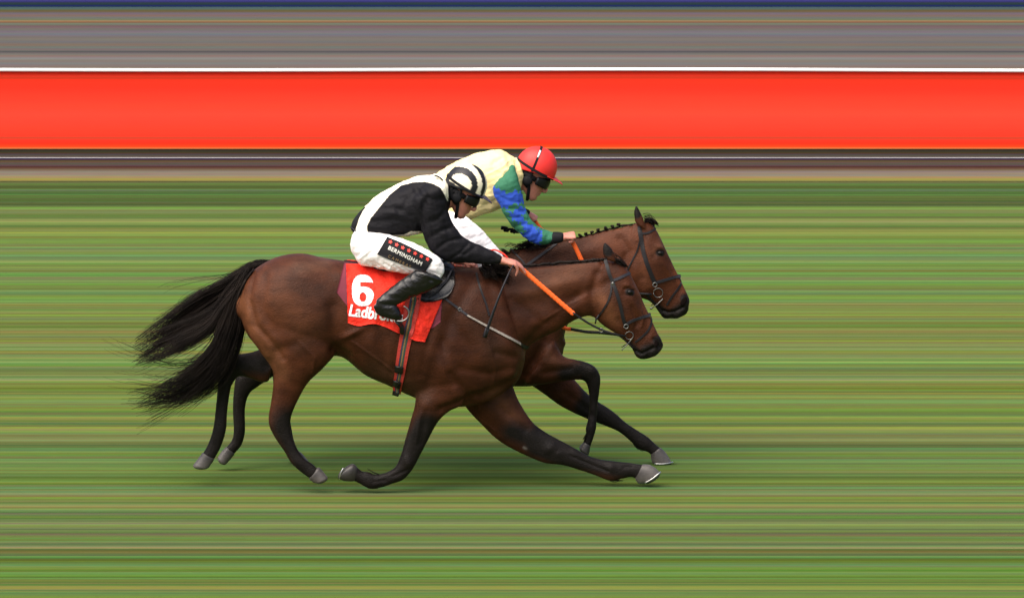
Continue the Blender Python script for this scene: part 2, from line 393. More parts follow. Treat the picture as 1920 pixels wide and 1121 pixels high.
def strands(name, guides, n, parent, Y, spread, rad, seg=14, rootspread=(.02, .03), wav_=.012, clumps=26, matl=None, endfrac=.7):
    """guides: lists of (px, py, yoff) polylines of equal length"""
    G = [catmull(g_, 4) for g_ in guides]; L = min(len(x) for x in G)
    mb = MB(); rs = np.random.RandomState(len(guides) * 7 + n)
    cl = [(rs.randint(len(G)), rs.randint(len(G)), rs.uniform(), rs.normal(size=2), rs.uniform(endfrac, 1), rs.uniform(0, 6.28), rs.uniform(.5, 1.5)) for _ in range(clumps)]
    for i in range(n):
        a, b, wt, off, ln, ph, fr = cl[rs.randint(clumps)]
        o2 = rs.normal(size=3) * .38; ln = min(1, ln * rs.uniform(.8, 1.06)); ph2 = rs.uniform(0, 6.28); own = rs.normal() * .5
        pts = []; rr = []
        for k in range(seg):
            t = k / (seg - 1) * ln; q = t * (L - 1); i0 = min(int(q), L - 2); f = q - i0
            A = G[a][i0] * (1 - f) + G[a][i0 + 1] * f; B = G[b][i0] * (1 - f) + G[b][i0 + 1] * f
            p = A * (1 - wt) + B * wt
            sp = rootspread[0] + (spread - rootspread[0]) * t ** .8
            X = P(p[0], p[1], Y + p[2])
            dx = (off[0] * .8 + o2[0]) * sp * .5 + wav_ * math.sin(t * 5 * fr + ph) * t + .3 * wav_ * math.sin(t * 14 + ph2) * t
            dz = (off[1] + o2[1]) * sp + wav_ * math.sin(t * 6 * fr + ph + 1) * t + own * spread * .35 * max(0, t - .6)
            dy = (o2[2] + off[0] * .5) * (rootspread[1] + spread * t * .8)
            pts.append(X + Vector((dx, dy, dz))); rr.append(rad * (1 - .75 * t / ln) + .0003)
        tube(mb, pts, rr, 3)
    return mb.build(name, matl or M['hair'], parent)

def ribbon_pts(line, trees, lift, Yfall, step=3.0):
    pts, nos = [], []
    for (ax, ay), (bx, by) in zip(line[:-1], line[1:]):
        L = math.hypot(bx - ax, by - ay); m = max(1, int(L / step))
        for i in range(m):
            t = i / m; pts.append((ax + (bx - ax) * t, ay + (by - ay) * t))
    pts.append(line[-1]); out = []
    for x, y in pts:
        best = None
        for tr in trees:
            h = tr.ray_cast(CAMP, ray(x, y))
            if h[0] is not None and (best is None or h[3] < best[3]): best = h
        if best is None: out.append(None)
        else: out.append((best[0], best[1] if best[1].y < 0 else -best[1]))
    good = [o for o in out if o]
    res = []
    for i, o in enumerate(out):
        if o is None:
            j = min((k for k in range(len(out)) if out[k]), key=lambda k: abs(k - i), default=None)
            y = out[j][0].y if j is not None else Yfall
            nn = out[j][1] if j is not None else Vector((0, -1, 0))
            o = (P(*pts[i], y), nn)
        res.append(o)
    P0 = [r[0] for r in res]; N0 = [r[1] for r in res]
    for _ in range(3):
        P0 = [P0[0]] + [(P0[i - 1] + P0[i] * 2 + P0[i + 1]) / 4 for i in range(1, len(P0) - 1)] + [P0[-1]]
        N0 = [N0[0]] + [(N0[i - 1] + N0[i] + N0[i + 1]).normalized() for i in range(1, len(N0) - 1)] + [N0[-1]]
    return [p + n * lift for p, n in zip(P0, N0)], N0
def strap(mb, line, trees, width, lift=.004, th=.004, Yfall=0.0, widths=None):
    pts, nos = ribbon_pts(line, trees, lift, Yfall)
    rings = []
    for i, (p, nn) in enumerate(zip(pts, nos)):
        t = (pts[min(i + 1, len(pts) - 1)] - pts[max(i - 1, 0)]).normalized()
        s = t.cross(nn).normalized(); w_ = width if widths is None else widths[0] + (widths[1] - widths[0]) * i / (len(pts) - 1)
        rings.append([p + s * w_ / 2, p + s * w_ / 2 + nn * th, p - s * w_ / 2 + nn * th, p - s * w_ / 2])
    rings_to_mesh(mb, rings)
def patch(top, bot, tree, lift, th, nu=10, nv=22, wob=0.0):
    """cloth laid on a body: columns run from top to bottom in photo coordinates, cast on the surface"""
    T = catmull(top, nu); B = catmull(bot, nu); grid = []
    for i in range(len(T)):
        row = []
        for j in range(nv + 1):
            t = j / nv; x, y = T[i] * (1 - t) + B[i] * t
            h = None
            for tr in (tree if isinstance(tree, (list, tuple)) else [tree]):
                q = tr.ray_cast(CAMP, ray(x, y))
                if q[0] is not None and (h is None or q[3] < h[3]): h = q
            row.append(((x, y), h[0] if h else None))
        ys = [r[1].y for r in row if r[1] is not None]
        col = []
        last = None
        for (x, y), h in row:
            if h is None: yv = last if last is not None else (ys[0] if ys else 0); h = P(x, y, yv)
            last = h.y; col.append([h.y, x, y])
        grid.append(col)
    Y = np.array([[c[0] for c in col] for col in grid])
    for _ in range(5):
        Z = np.pad(Y, 1, mode='edge'); Y = (Z[:-2, 1:-1] + Z[2:, 1:-1] + Z[1:-1, :-2] + Z[1:-1, 2:] + 2 * Y) / 6
    mb = MB(); n1, n2 = Y.shape
    for s in (0, 1):
        for i in range(n1):
            for j in range(n2):
                x, y = grid[i][j][1:]
                wv = wob * (math.sin(x * .13 + y * .05) + .6 * math.sin(x * .31 - y * .11 + 1)) * (j / (n2 - 1)) ** 1.5 + (wob * .55 * (math.sin((x - y * .8) * .22 + 1.3 * math.sin(y * .06)) + .5 * math.sin((x + y * .5) * .41 + 2)))
                mb.v.append(tuple(P(x, y, Y[i][j] - lift - wv + s * th)))
    N = n1 * n2
    for i in range(n1 - 1):
        for j in range(n2 - 1):
            a = i * n2 + j; mb.f.append((a, a + 1, a + n2 + 1, a + n2)); mb.f.append((N + a, N + a + n2, N + a + n2 + 1, N + a + 1))
    for i in range(n1 - 1):
        for j in (0, n2 - 1): a = i * n2 + j; mb.f.append((a, a + n2, N + a + n2, N + a))
    for j in range(n2 - 1):
        for i in (0, n1 - 1): a = i * n2 + j; mb.f.append((a, a + 1, N + a + 1, N + a))
    return mb

BAY = np.array([.058, .0175, .0070]); BLK = np.array([.0085, .0065, .0058])
def make_horse(name, label, Y, trunk, neck, head, legs, ears, black, tan, grooves, bumps, bay=BAY, farblack=()):
    grooves = [(l, w_, d * 1.45) for l, w_, d in grooves]; bumps = [(*b[:5], b[5] * 1.45) for b in bumps]
    root = empty(name, (P(800, 700, Y).x, Y, 0)); tag(root, label, 'horse')
    mb = MB()
    loft(mb, trunk, Y, 0, sub=5, n=40, e=2.25, k=-.0)
    loft(mb, neck, Y, 0, sub=5, n=32, e=2.15, k=.28)
    loft(mb, head, Y, 0, sub=5, n=28, e=2.5, k=.06)
    for st, yo in legs: loft(mb, st, Y, yo, sub=5, n=22, e=2.2)
    for st, yo in ears: loft(mb, st, Y, yo, sub=4, n=16, e=2.0)
    me = remesh(mb, .0068)
    px, py = proj(get_co(me))
    soft = np.where((px > head[0][0] - 10) | (py > 800), .35, 1.0)
    smooth(me, 9, .5, soft)
    carve(me, Y, grooves, bumps)
    smooth(me, 2, .4)
    px, py = sides(me, Y); co = get_co(me)
    k = np.zeros(len(co))
    for line, r0, r1 in black: k = np.maximum(k, 1 - sstep(r0, r1, pdist(px, py, line)))
    for line, r0, r1 in farblack: k = np.maximum(k, (1 - sstep(r0, r1, pdist(px, py, line))) * (co[:, 1] > Y))
    n1 = wnoise(co, 9, 1); n2 = wnoise(co, 28, 2)
    x0 = trunk[0][0]; tone = 1.08 - .30 * sstep(x0 + 90, x0 + 260, px) - .05 * sstep(x0 + 480, x0 + 560, px) + .22 * sstep(x0 + 600, x0 + 680, px)
    rgb = bay[None, :] * tone[:, None] * (1 + .15 * n1 + .06 * n2)[:, None]
    for line, r, c in tan:
        q = np.exp(-(pdist(px, py, line) / r) ** 2)[:, None]; rgb = rgb * (1 - q) + np.array(c) * .55 * q
    k = np.clip(k + .06 * n1 * (k > .05) * (k < .95), 0, 1)[:, None]
    colour(me, rgb * (1 - k) + BLK * k)
    link('body', me, M['coat'], root)
    bm = bmesh.new(); bm.from_mesh(me); tree = BVHTree.FromBMesh(bm); bm.free()
    return root, tree

# ---- nearer horse
YA = 0.0
trunkA = [(452,548,452,598,.10),(468,515,466,630,.17),(495,494,492,655,.215),(525,481,522,672,.25),(565,476,568,672,.268),(605,484,610,668,.265),(645,490,643,669,.25),(685,495,685,702,.268),(725,497,727,721,.283),(765,498,765,739,.285),(800,499,805,755,.272),(840,499,850,762,.252),(880,501,900,757,.235),(910,503,945,735,.22),(935,520,972,712,.20),(955,560,983,680,.155),(965,595,985,660,.09)]
neckA = [(872,505,955,712,.17),(915,503,985,657,.14),(960,502,1015,634,.112),(1010,500,1045,620,.097),(1055,495,1076,601,.083),(1095,491,1102,592,.073),(1125,488,1118,597,.07)]
headA = [(1137,488,1112,590,.068),(1155,492,1122,602,.08),(1170,500,1135,613,.088),(1181,513,1150,622,.091),(1190,530,1163,630,.086),(1199,548,1173,638,.072),(1207,568,1181,648,.057),(1215,585,1187,657,.049),(1223,602,1191,666,.046),(1232,622,1198,672,.048),(1239,634,1210,673,.046),(1243,644,1224,669,.036)]
nfA = [(905,690,792,640,.06),(893,720,784,690,.085),(868,757,780,735,.085),(845,769,777,762,.074),(826,785,771,783,.062),(814,803,766,801,.054),(803,824,760,822,.048),(788,853,753,848,.043),(774,879,743,872,.039),(756,899,733,881,.035),(737,906,722,886,.029),(714,914,705,889,.029),(693,916,688,884,.033),(674,906,679,883,.027),(662,901,667,873,.029)]
ffA = [(950,680,845,720,.08),(966,735,875,766,.082),(981,765,903,796,.07),(1000,792,930,822,.06),(1022,809,958,840,.052),(1045,822,989,855,.047),(1066,833,1022,868,.045),(1084,843,1052,871,.042),(1104,854,1084,880,.034),(1128,861,1116,891,.031),(1152,864,1144,901,.035),(1172,866,1166,897,.032),(1188,868,1184,894,.029),(1207,871,1194,899,.033)]
nhA = [(605,530,480,530,.05),(626,575,459,577,.10),(630,620,466,626,.125),(634,655,485,656,.12),(606,690,510,692,.10),(579,716,512,720,.075),(560,748,508,752,.056),(546,782,503,790,.047),(546,812,514,818,.036),(556,838,533,846,.03),(570,858,546,868,.034),(584,868,566,886,.03),(596,878,580,896,.033)]
fhA = [(560,560,500,600,.08),(545,620,505,690,.09),(512,640,504,714,.078),(484,656,488,716,.064),(455,663,466,708,.052),(428,664,447,706,.042),(411,677,438,718,.037),(408,722,433,728,.031),(404,765,427,767,.028),(399,805,424,806,.034),(390,832,414,838,.028),(380,850,402,860,.032)]
earN = [(1131,480,1156,492,.024),(1129.5,470,1153,479,.02),(1130,461,1147,466,.013),(1132,454.5,1136,455,.004)]
earF = [(1150,492,1176,500,.022),(1155,486,1174,492,.018),(1156,481,1165,484,.010),(1157,479,1159,480,.004)]
blackA = [([(772,850),(745,885),(705,902),(650,890)],24,40),([(800,805),(772,850)],18,44),([(1010,835),(1070,858),(1240,890)],20,44),([(960,815),(1010,835)],6,36),([(1212,662),(1232,655)],8,25),([(1205,668),(1180,648)],3,14),([(1178,547),(1184,548)],4,9),([(1232,638),(1237,648)],6,12),
          ([(545,800),(600,900)],22,60),([(425,715),(400,860)],26,56),([(1134,452),(1140,472)],7,13),([(905,503),(1000,497),(1135,486)],3,6)]
tan_shadeA = [([(550,540),(605,555)],32,(.062,.022,.011)),([(612,590),(560,650)],20,(.07,.025,.012)),([(1150,548),(1168,580)],9,(.07,.024,.012)),([(905,600),(930,660)],26,(.062,.024,.012)),([(983,846),(987,848)],2.5,(.5,.45,.4)),([(1037,848),(1040,849)],2.5,(.35,.32,.3)),([(452,560),(470,620),(500,660)],24,(.20,.072,.03)),([(510,660),(530,700)],15,(.185,.07,.03)),([(1128,560),(1150,600)],16,(.17,.062,.026)),([(1085,510),(1000,545)],18,(.145,.052,.023)),([(1225,615),(1190,530)],5,(.15,.05,.024)),([(700,690),(790,740)],22,(.09,.036,.018)),([(930,740),(965,790)],18,(.15,.055,.026)),([(560,500),(610,492)],14,(.135,.06,.034)),([(520,560),(560,600)],34,(.135,.047,.021))]  # tan coat patches; the small cheek entry is dark shading painted into the coat
groovesA = [([(892,520),(850,590),(815,680),(797,738)],13,.010),([(985,652),(950,610),(925,560),(915,520)],13,.009),([(828,768),(880,750),(940,728),(972,708),(982,690)],9,.016),([(880,752),(890,790)],9,.008),
            ([(623,575),(625,610),(628,660)],12,.010),([(628,655),(650,668)],8,.012),([(475,515),(467,560),(480,610),(512,645),(530,672)],6,.009),([(500,520),(494,570),(512,620)],9,.005),([(500,690),(520,660),(560,640)],10,.006),
            ([(1083,557),(1055,580),(1020,607),(995,640)],9,.009),([(1143,528),(1120,540),(1098,547),(1060,560)],9,.006),([(1120,512),(1110,545),(1113,588)],7,.009),([(1160,600),(1182,640)],6,.006),([(1200,560),(1212,600),(1215,625)],5,.004),
            ([(1192,658),(1202,663),(1214,658),(1226,652)],2.6,.010),([(1212,672),(1217,664)],4,.006),([(1184,537),(1172,541),(1170,552)],4,.004),([(760,700),(700,690),(650,655)],12,.004),([(840,600),(880,650),(900,700)],14,.006),([(860,690),(920,700),(960,690)],8,.006),([(930,660),(965,670)],7,.006),
            ([(940,770),(985,812)],7,.006),([(800,770),(790,830)],6,.005),([(905,560),(960,580),(1010,570)],16,.005),([(1010,818),(1070,850)],5,.003),([(830,640),(835,680),(850,720)],7,.006),([(845,700),(870,735),(900,745)],7,.007),([(960,560),(1010,600)],8,.005),([(1185,575),(1196,610)],4,.004),([(690,520),(700,600),(720,680)],10,.003),([(735,620),(742,690)],7,.003),([(1070,862),(1110,880),(1140,892)],2.5,.005),([(735,893),(765,880)],2.5,.004),([(1172,884),(1186,884)],3,.004),([(700,903),(722,900)],2.5,.004),([(1226,636),(1233,641),(1237,650)],4,.010),([(1172,542),(1180,540),(1188,545)],2.2,.006),([(1174,553),(1182,555)],2,.004),([(1196,600),(1190,618),(1196,632)],4,.004),([(660,640),(700,668),(740,700)],2.2,-.004),([(915,640),(930,690),(925,720)],2.2,-.003),([(1200,575),(1206,595),(1203,612)],2,-.003),([(880,780),(930,815)],2.2,-.003),([(560,640),(590,670),(585,700)],2.4,-.003),([(790,775),(780,830)],2.2,-.003),([(1100,555),(1060,575),(1020,600)],2.4,-.003),([(820,585),(800,650),(790,700)],8,.005)]
bumpsA = [(520,560,42,50,0,.014),(575,610,36,50,20,.014),(598,668,22,26,0,.010),(565,510,50,20,0,.008),(640,520,16,12,0,.008),(660,625,26,6,-25,.012),(880,600,28,70,-25,.012),(835,690,24,44,-30,.018),(905,675,26,30,0,.012),(950,645,20,24,0,.012),(960,700,14,18,0,.012),(850,640,14,40,-30,.006),
          (1000,545,50,14,-8,.010),(1060,530,40,12,-10,.008),(1040,590,40,9,-25,.008),(1138,570,18,24,30,.010),(1180,537,9,4,25,.007),(1192,575,5,22,-28,.006),(1231,640,7,9,-20,.006),(1206,655,10,6,0,.004),(920,770,18,30,-35,.010),(965,800,14,22,-40,.006),(800,760,13,30,0,.008),(780,800,7,24,15,.004),(1036,845,10,10,0,.006),(763,862,8,10,0,.006),(1146,885,8,8,0,.006),(1028,850,8,9,0,.006),(1048,858,8,6,0,.005),(768,870,7,7,0,.005),(708,902,7,7,0,.004),(700,625,12,60,10,.004),(740,625,8,60,10,.004),(668,585,10,40,10,.004)]
horseA, treeA = make_horse('horse', 'bay racehorse nearest the camera, wearing the red number 6 cloth', YA, trunkA, neckA, headA,
    [(nfA, -.13), (ffA, .12), (nhA, -.13), (fhA, .13)], [(earN, -.045), (earF, .045)], blackA, tan_shadeA, groovesA, bumpsA, farblack=[([(440,690),(490,690)],6,46)])
h = hoof(horseA, [(663,902,668,873,.033),(655,902,661,869,.042),(645,901,650,874,.044),(636,897,643,880,.046)], YA, -.13, .35)
shoe(h, [(644,877,-.04),(639,886,-.045),(637,896,-.03),(637,896,.03),(639,886,.045),(644,877,.04)], YA, -.13, .005)
h = hoof(horseA, [(1206,870,1192,900,.036),(1218,871,1197,906,.046),(1229,877,1204,907,.05),(1237,885,1208,906,.05)], YA, .12)
shoe(h, [(1209,905,-.045),(1222,898,-.052),(1236,887,-.04),(1238,885,0),(1236,887,.04),(1222,898,.052)], YA, .12, .006)
hoof(horseA, [(599,876,580,899,.034),(606,884,588,904,.042),(614,894,592,905,.046)], YA, -.13)
hoof(horseA, [(379,849,402,861,.034),(371,860,396,870,.042),(362,872,392,876,.046)], YA, .13)

def eye(root, x, y, Y, yo, r=.017):
    mb = MB(); ball(mb, P(x, y, Y + yo), (r, r * .7, r * .8), 16, 10); mb.build('eye', M['eye'], root)
def surf(tree, x, y):
    h = tree.ray_cast(CAMP, ray(x, y)); return h[0] if h[0] is not None else P(x, y, 0)
def add_eye(root, tree, x, y, Y, r=.017):
    p = surf(tree, x, y); yo = p.y - Y
    eye(root, x, y, Y, yo + .004, r); 
    mb = MB(); ball(mb, Vector((p.x, 2 * Y - p.y - .004, p.z)), (r, r * .7, r * .8), 16, 10); mb.build('eye', M['eye'], root)
add_eye(horseA, treeA, 1181, 548, YA, .021)
def nostril(root, tree, x, y, Y, ang, rx=.032, ry=.017):
    p = surf(tree, x, y); h = tree.ray_cast(CAMP, ray(x, y)); nn = h[1] if h[0] is not None else Vector((0, -1, 0))
    mb = MB(); R = nn.to_track_quat('Z', 'Y').to_matrix() @ Matrix.Rotation(math.radians(ang), 3, 'Z')
    ball(mb, p, (rx, ry, .0035), 16, 6, R); mb.build('nostril', M['nostril'], root)
    mb.mirror(Y); k_ = len(mb.v) // 2; mb.v = mb.v[k_:]; mb.f = [tuple(i - k_ for i in f) for f in mb.f[len(mb.f) // 2:]]; mb.build('nostril', M['nostril'], root)
nostril(horseA, treeA, 1231, 642, YA, 60)
strands('tail', [[(466,512,0),(448,548,-.02),(430,605,-.04),(408,660,-.05),(352,714,-.05),(250,772,-.06)], [(468,518,0),(452,572,-.02),(440,628,-.05),(416,680,-.05),(356,722,-.05),(242,745,-.05)], [(462,522,0),(450,592,0),(432,652,0),(402,700,-.03),(340,735,-.04),(238,718,-.03)], [(462,520,0),(442,578,0),(420,630,-.02),(396,678,-.04),(345,726,-.05),(268,768,-.05)]],
        1600, horseA, YA, .066, .0017, rootspread=(.025, .03), clumps=60, endfrac=.74, seg=18, wav_=.018)
strands('tail_wisps', [[(460,520,0),(425,560,0),(395,600,0),(345,625,0),(300,645,0),(248,668,0)], [(455,530,0),(425,580,0),(392,620,0),(345,650,0),(300,668,0),(250,684,0)]], 380, horseA, YA, .045, .0015, rootspread=(.025, .03), clumps=18, endfrac=.6)
mb = MB(); loft(mb, [(476,503,463,522,.04),(456,524,449,556,.05),(436,560,442,600,.05),(418,598,430,634,.035),(400,625,412,650,.015)], YA, -.02, sub=4, n=14)
mb.build('tail_core', M['hair'], horseA)

# ---- farther horse
YB = 0.85
trunkB = [(500,525,500,590,.10),(530,503,525,632,.2),(570,495,570,648,.25),(620,494,625,636,.26),(670,498,675,640,.262),(730,499,735,670,.28),(790,497,800,693,.28),(845,492,860,713,.262),(895,484,920,722,.24),(935,476,972,724,.23),(962,482,1008,721,.21),(985,512,1033,700,.18),(1000,555,1052,673,.14),(1020,585,1058,650,.09)]
neckB = [(920,476,1030,692,.17),(945,473,1052,655,.145),(968,468,1062,615,.125),(1002,462,1076,591,.11),(1042,453,1096,572,.095),(1085,445,1116,558,.085),(1125,435,1136,548,.078),(1160,427,1151,545,.073),(1180,421,1168,542,.072)]
headB = [(1188,419,1160,538,.068),(1212,416,1173,546,.08),(1228,428,1188,553,.088),(1239,447,1203,559,.09),(1248,467,1215,563,.083),(1257,486,1224,570,.07),(1266,505,1231,579,.056),(1274,520,1237,588,.048),(1282,537,1245,597,.045),(1289,552,1257,597,.047),(1293,563,1270,597,.044),(1291,575,1280,592,.028)]
nfB = [(1040,640,985,722,.08),(1056,667,1020,720,.07),(1080,674,1050,715,.056),(1100,679,1078,712,.048),(1116,688,1094,713,.045),(1126,706,1101,723,.04),(1124,735,1104,739,.032),(1121,757,1105,758,.027),(1119,785,1102,786,.027),(1118,802,1098,803,.032),(1113,820,1099,817,.028),(1107,837,1095,829,.028)]
ffB = [(1040,670,985,715,.08),(1078,712,1015,735,.075),(1099,735,1048,759,.06),(1119,751,1078,775,.05),(1140,764,1108,788,.044),(1156,776,1134,798,.04),(1175,793,1160,809,.033),(1198,808,1183,828,.031),(1215,819,1199,842,.034),(1228,831,1214,847,.029),(1240,841,1221,853,.031)]
nhB = [(600,540,510,540,.05),(612,590,505,590,.09),(605,630,500,635,.10),(560,670,485,668,.085),(520,700,466,684,.062),(488,722,446,700,.048),(468,738,440,716,.042),(460,765,436,765,.032),(460,805,438,808,.032),(454,832,434,826,.028),(440,850,424,838,.03)]
fhB = [(620,540,530,540,.05),(632,590,525,590,.09),(625,630,520,635,.10),(590,655,515,660,.085),(560,690,510,690,.062),(545,715,512,720,.048),(540,750,512,752,.04),(545,790,524,792,.031),(550,820,530,824,.033),(556,838,538,842,.028),(562,848,546,856,.031)]
earNB = [(1190,415,1212,430,.024),(1188.5,402,1208,414,.02),(1189,392,1202,400,.014),(1191,386,1196,387,.005)]
earFB = [(1206,424,1228,430,.022),(1212,414,1229,420,.016),(1222,412,1230,415,.006)]
blackB = [([(1108,690),(1114,740),(1110,850)],16,34),([(1060,700),(1108,690)],4,26),([(1110,775),(1200,830),(1250,860)],22,44),([(1265,592),(1286,578)],8,23),([(1232,578),(1250,592)],5,16),([(1235,474),(1240,474)],4,9),([(1284,560),(1288,570)],6,12),([(1189,386),(1194,402)],6,11),([(470,720),(440,850)],36,70),([(555,700),(555,860)],30,60)]
tanB = [([(1130,455),(1190,440)],20,(.17,.058,.028)),([(1200,470),(1210,530)],16,(.165,.056,.026)),([(1283,540),(1265,505)],7,(.20,.06,.025)),([(1030,670),(1060,690)],14,(.15,.055,.028)),([(1240,450),(1230,475)],10,(.16,.06,.032))]
groovesB = [([(1163,448),(1178,470),(1168,490),(1140,505)],7,.007),([(1210,440),(1200,470),(1205,520)],7,.005),([(1222,548),(1236,580)],6,.005),([(1243,583),(1254,586),(1268,583),(1281,576)],2.6,.010),([(1259,598),(1263,588)],4,.006),([(1238,470),(1230,474),(1227,482)],4,.004),([(1262,510),(1275,545)],5,.004),
            ([(1020,640),(1000,680),(985,700)],9,.012),([(1060,742),(1110,780)],6,.005),([(1020,700),(1070,690)],6,.006),([(1100,455),(1060,480),(1010,500)],12,.005)]
bumpsB = [(1100,470,40,14,-12,.008),(1195,505,18,24,30,.010),(1237,464,9,4,25,.007),(1250,505,5,22,-28,.006),(1281,565,7,9,-20,.006),(1020,650,18,22,0,.010),(1000,700,18,14,0,.008),(1040,680,20,9,0,.008),(1112,695,9,9,0,.006),(1050,745,14,12,35,.006)]
horseB, treeB = make_horse('horse', 'bay racehorse on the far side, its head in front, mane plaited in knots', YB, trunkB, neckB, headB,
    [(nfB, -.12), (ffB, .12), (nhB, -.13), (fhB, .13)], [(earNB, -.045), (earFB, .045)], blackB, tanB, groovesB, bumpsB, bay=np.array([.062, .0185, .0075]))
hoof(horseB, [(1107,836,1094,829,.03),(1106,843,1089,834,.036),(1104,852,1086,838,.04)], YB, -.12, .5)
h = hoof(horseB, [(1240,840,1220,852,.034),(1248,848,1221,860,.044),(1254,857,1223,867,.048),(1259,866,1228,869,.048)], YB, .12)
shoe(h, [(1227,869,-.045),(1243,869.5,-.05),(1259,867,-.03),(1261,866,0),(1259,867,.03),(1243,869.5,.05)], YB, .12, .005)
hoof(horseB, [(440,851,423,838,.032),(433,860,414,848,.04),(424,870,408,858,.044)], YB, -.13)
hoof(horseB, [(563,847,546,858,.034),(570,854,550,866,.042),(578,864,554,868,.046)], YB, .13)
add_eye(horseB, treeB, 1237.5, 475, YB, .021)
nostril(horseB, treeB, 1282, 565, YB, 60)
strands('tail', [[(520,500,0),(480,503,0),(430,535,0),(380,562,0),(320,608,0),(255,655,0)], [(520,496,0),(478,496,0),(425,527,0),(372,556,0),(312,590,0),(258,628,0)], [(515,500,0),(480,520,0),(440,560,0),(395,600,0),(330,648,0),(256,688,0)], [(515,496,0),(470,515,0),(415,560,0),(360,600,0),(300,640,0),(258,665,0)]],
        1500, horseB, YB, .048, .0017, rootspread=(.012, .03), clumps=60, endfrac=.70, seg=18, wav_=.018)
mb = MB(); loft(mb, [(520,494,520,508,.04),(485,495,492,520,.05),(450,506,462,545,.05),(418,535,430,568,.035),(392,558,400,580,.015)], YB, 0, sub=4, n=14)
mb.build('tail_core', M['hair'], horseB)
strands('wisps', [[(490,505,0),(425,533,0),(370,548,0),(330,568,0),(300,595,0),(262,610,0)], [(430,640,0),(380,680,0),(320,690,0),(280,675,0),(240,662,0),(205,650,0)], [(420,560,0),(350,600,0),(300,640,0),(255,660,0),(230,640,0),(218,618,0)]], 60, horseB, YB, .10, .0012, clumps=14, wav_=.02, rootspread=(.004, .01))

strands('fetlock_hair', [[(712,892,0),(702,890,0),(693,886,0),(684,882,0)], [(706,893,0),(698,891,0),(692,888,0),(686,885,0)]], 60, horseA, YA - .13, .012, .0016, seg=6, clumps=12, wav_=.002, rootspread=(.003, .012))
strands('fetlock_hair', [[(1138,894,0),(1148,897,0),(1158,899,0),(1170,899,0)], [(1136,894,0),(1144,898,0),(1152,900,0),(1162,901,0)]], 50, horseA, YA + .12, .010, .0016, seg=6, clumps=12, wav_=.002, rootspread=(.003, .012))
strands('fetlock_hair', [[(1186,824,0),(1192,831,0),(1198,838,0),(1207,844,0)], [(1186,826,0),(1190,832,0),(1196,838,0),(1203,844,0)]], 50, horseB, YB + .12, .010, .0016, seg=6, clumps=12, wav_=.002, rootspread=(.003, .012))
strands('fetlock_hair', [[(1103,806,0),(1099,814,0),(1095,822,0),(1092,829,0)], [(1103,810,0),(1100,817,0),(1097,824,0),(1094,831,0)]], 40, horseB, YB - .12, .010, .0016, seg=6, clumps=12, wav_=.002, rootspread=(.003, .012))

# ---- manes
def mane_plait(root, tree, line, Y, r, name='mane'):
    mb = MB(); R = catmull(line, 8); acc = 0; prev = None; rs = np.random.RandomState(3)
    pts = [P(x, y, Y) for x, y in R]
    tube(mb, [p + Vector((0, rs.normal() * .002, rs.normal() * .002)) for p in pts], [r * (.8 + .35 * abs(math.sin(i * .9))) for i in range(len(pts))], 8, sub=2)
    for i, p in enumerate(pts[::2]):
        ball(mb, p + Vector((0, -.004, .001)), (r * 1.25, r * 1.3, r * .95), 8, 6)
    return mb
mb = mane_plait(horseA, treeA, [(1136,486),(1100,489),(1043,493),(991,498),(943,501),(900,503)], YA, .0095)
mb.build('mane', M['hair'], horseA)
strands('loose_mane', [[(892,503,-.02),(905,506,-.06),(920,512,-.10),(935,520,-.13)], [(915,502,-.02),(920,508,-.07),(935,514,-.11),(950,520,-.13)], [(935,501,-.02),(945,506,-.06),(952,512,-.09),(960,515,-.10)], [(950,500,-.02),(930,506,-.08),(905,514,-.13),(897,524,-.15)]], 300, horseA, YA, .035, .003, seg=8, clumps=16)
mb = mane_plait(horseB, treeB, [(1190,420),(1157,426),(1117,437),(1083,446),(1037,454),(1000,462),(957,470)], YB, .006)
for x, y in ((1160,424),(1148,427),(1136,430.5),(1122,434),(1110,437.5),(1098,441),(1088,444)):
    for q in range(5):
        ball(mb, P(x + random.uniform(-2, 2), y - 2.5 + random.uniform(-1.6, 1.6), YB - .01 + random.uniform(-.01, .01)), random.uniform(.006, .010), 8, 6)
mb.build('mane', M['hair'], horseB)
strands('loose_mane', [[(962,472,0),(952,468,-.02),(944,465,-.03),(938,466,-.04)], [(1000,463,0),(985,460,-.02),(975,463,-.04),(960,470,-.05)], [(1040,455,0),(1020,455,-.02),(1005,461,-.03),(990,466,-.05)]], 160, horseB, YB, .014, .0022, seg=7, clumps=16)
strands('forelock', [[(1208,416,0),(1218,411,-.01),(1226,416,-.01),(1231,423,-.01)], [(1210,417,0),(1222,414,0),(1230,420,0),(1233,428,0)]], 60, horseB, YB, .008, .003, seg=7, clumps=8)
strands('forelock', [[(1152,489,0),(1163,492,-.01),(1170,497,-.01),(1174,503,-.01)], [(1154,490,0),(1165,493,0),(1172,499,0),(1177,506,0)]], 60, horseA, YA, .006, .003, seg=7, clumps=8)

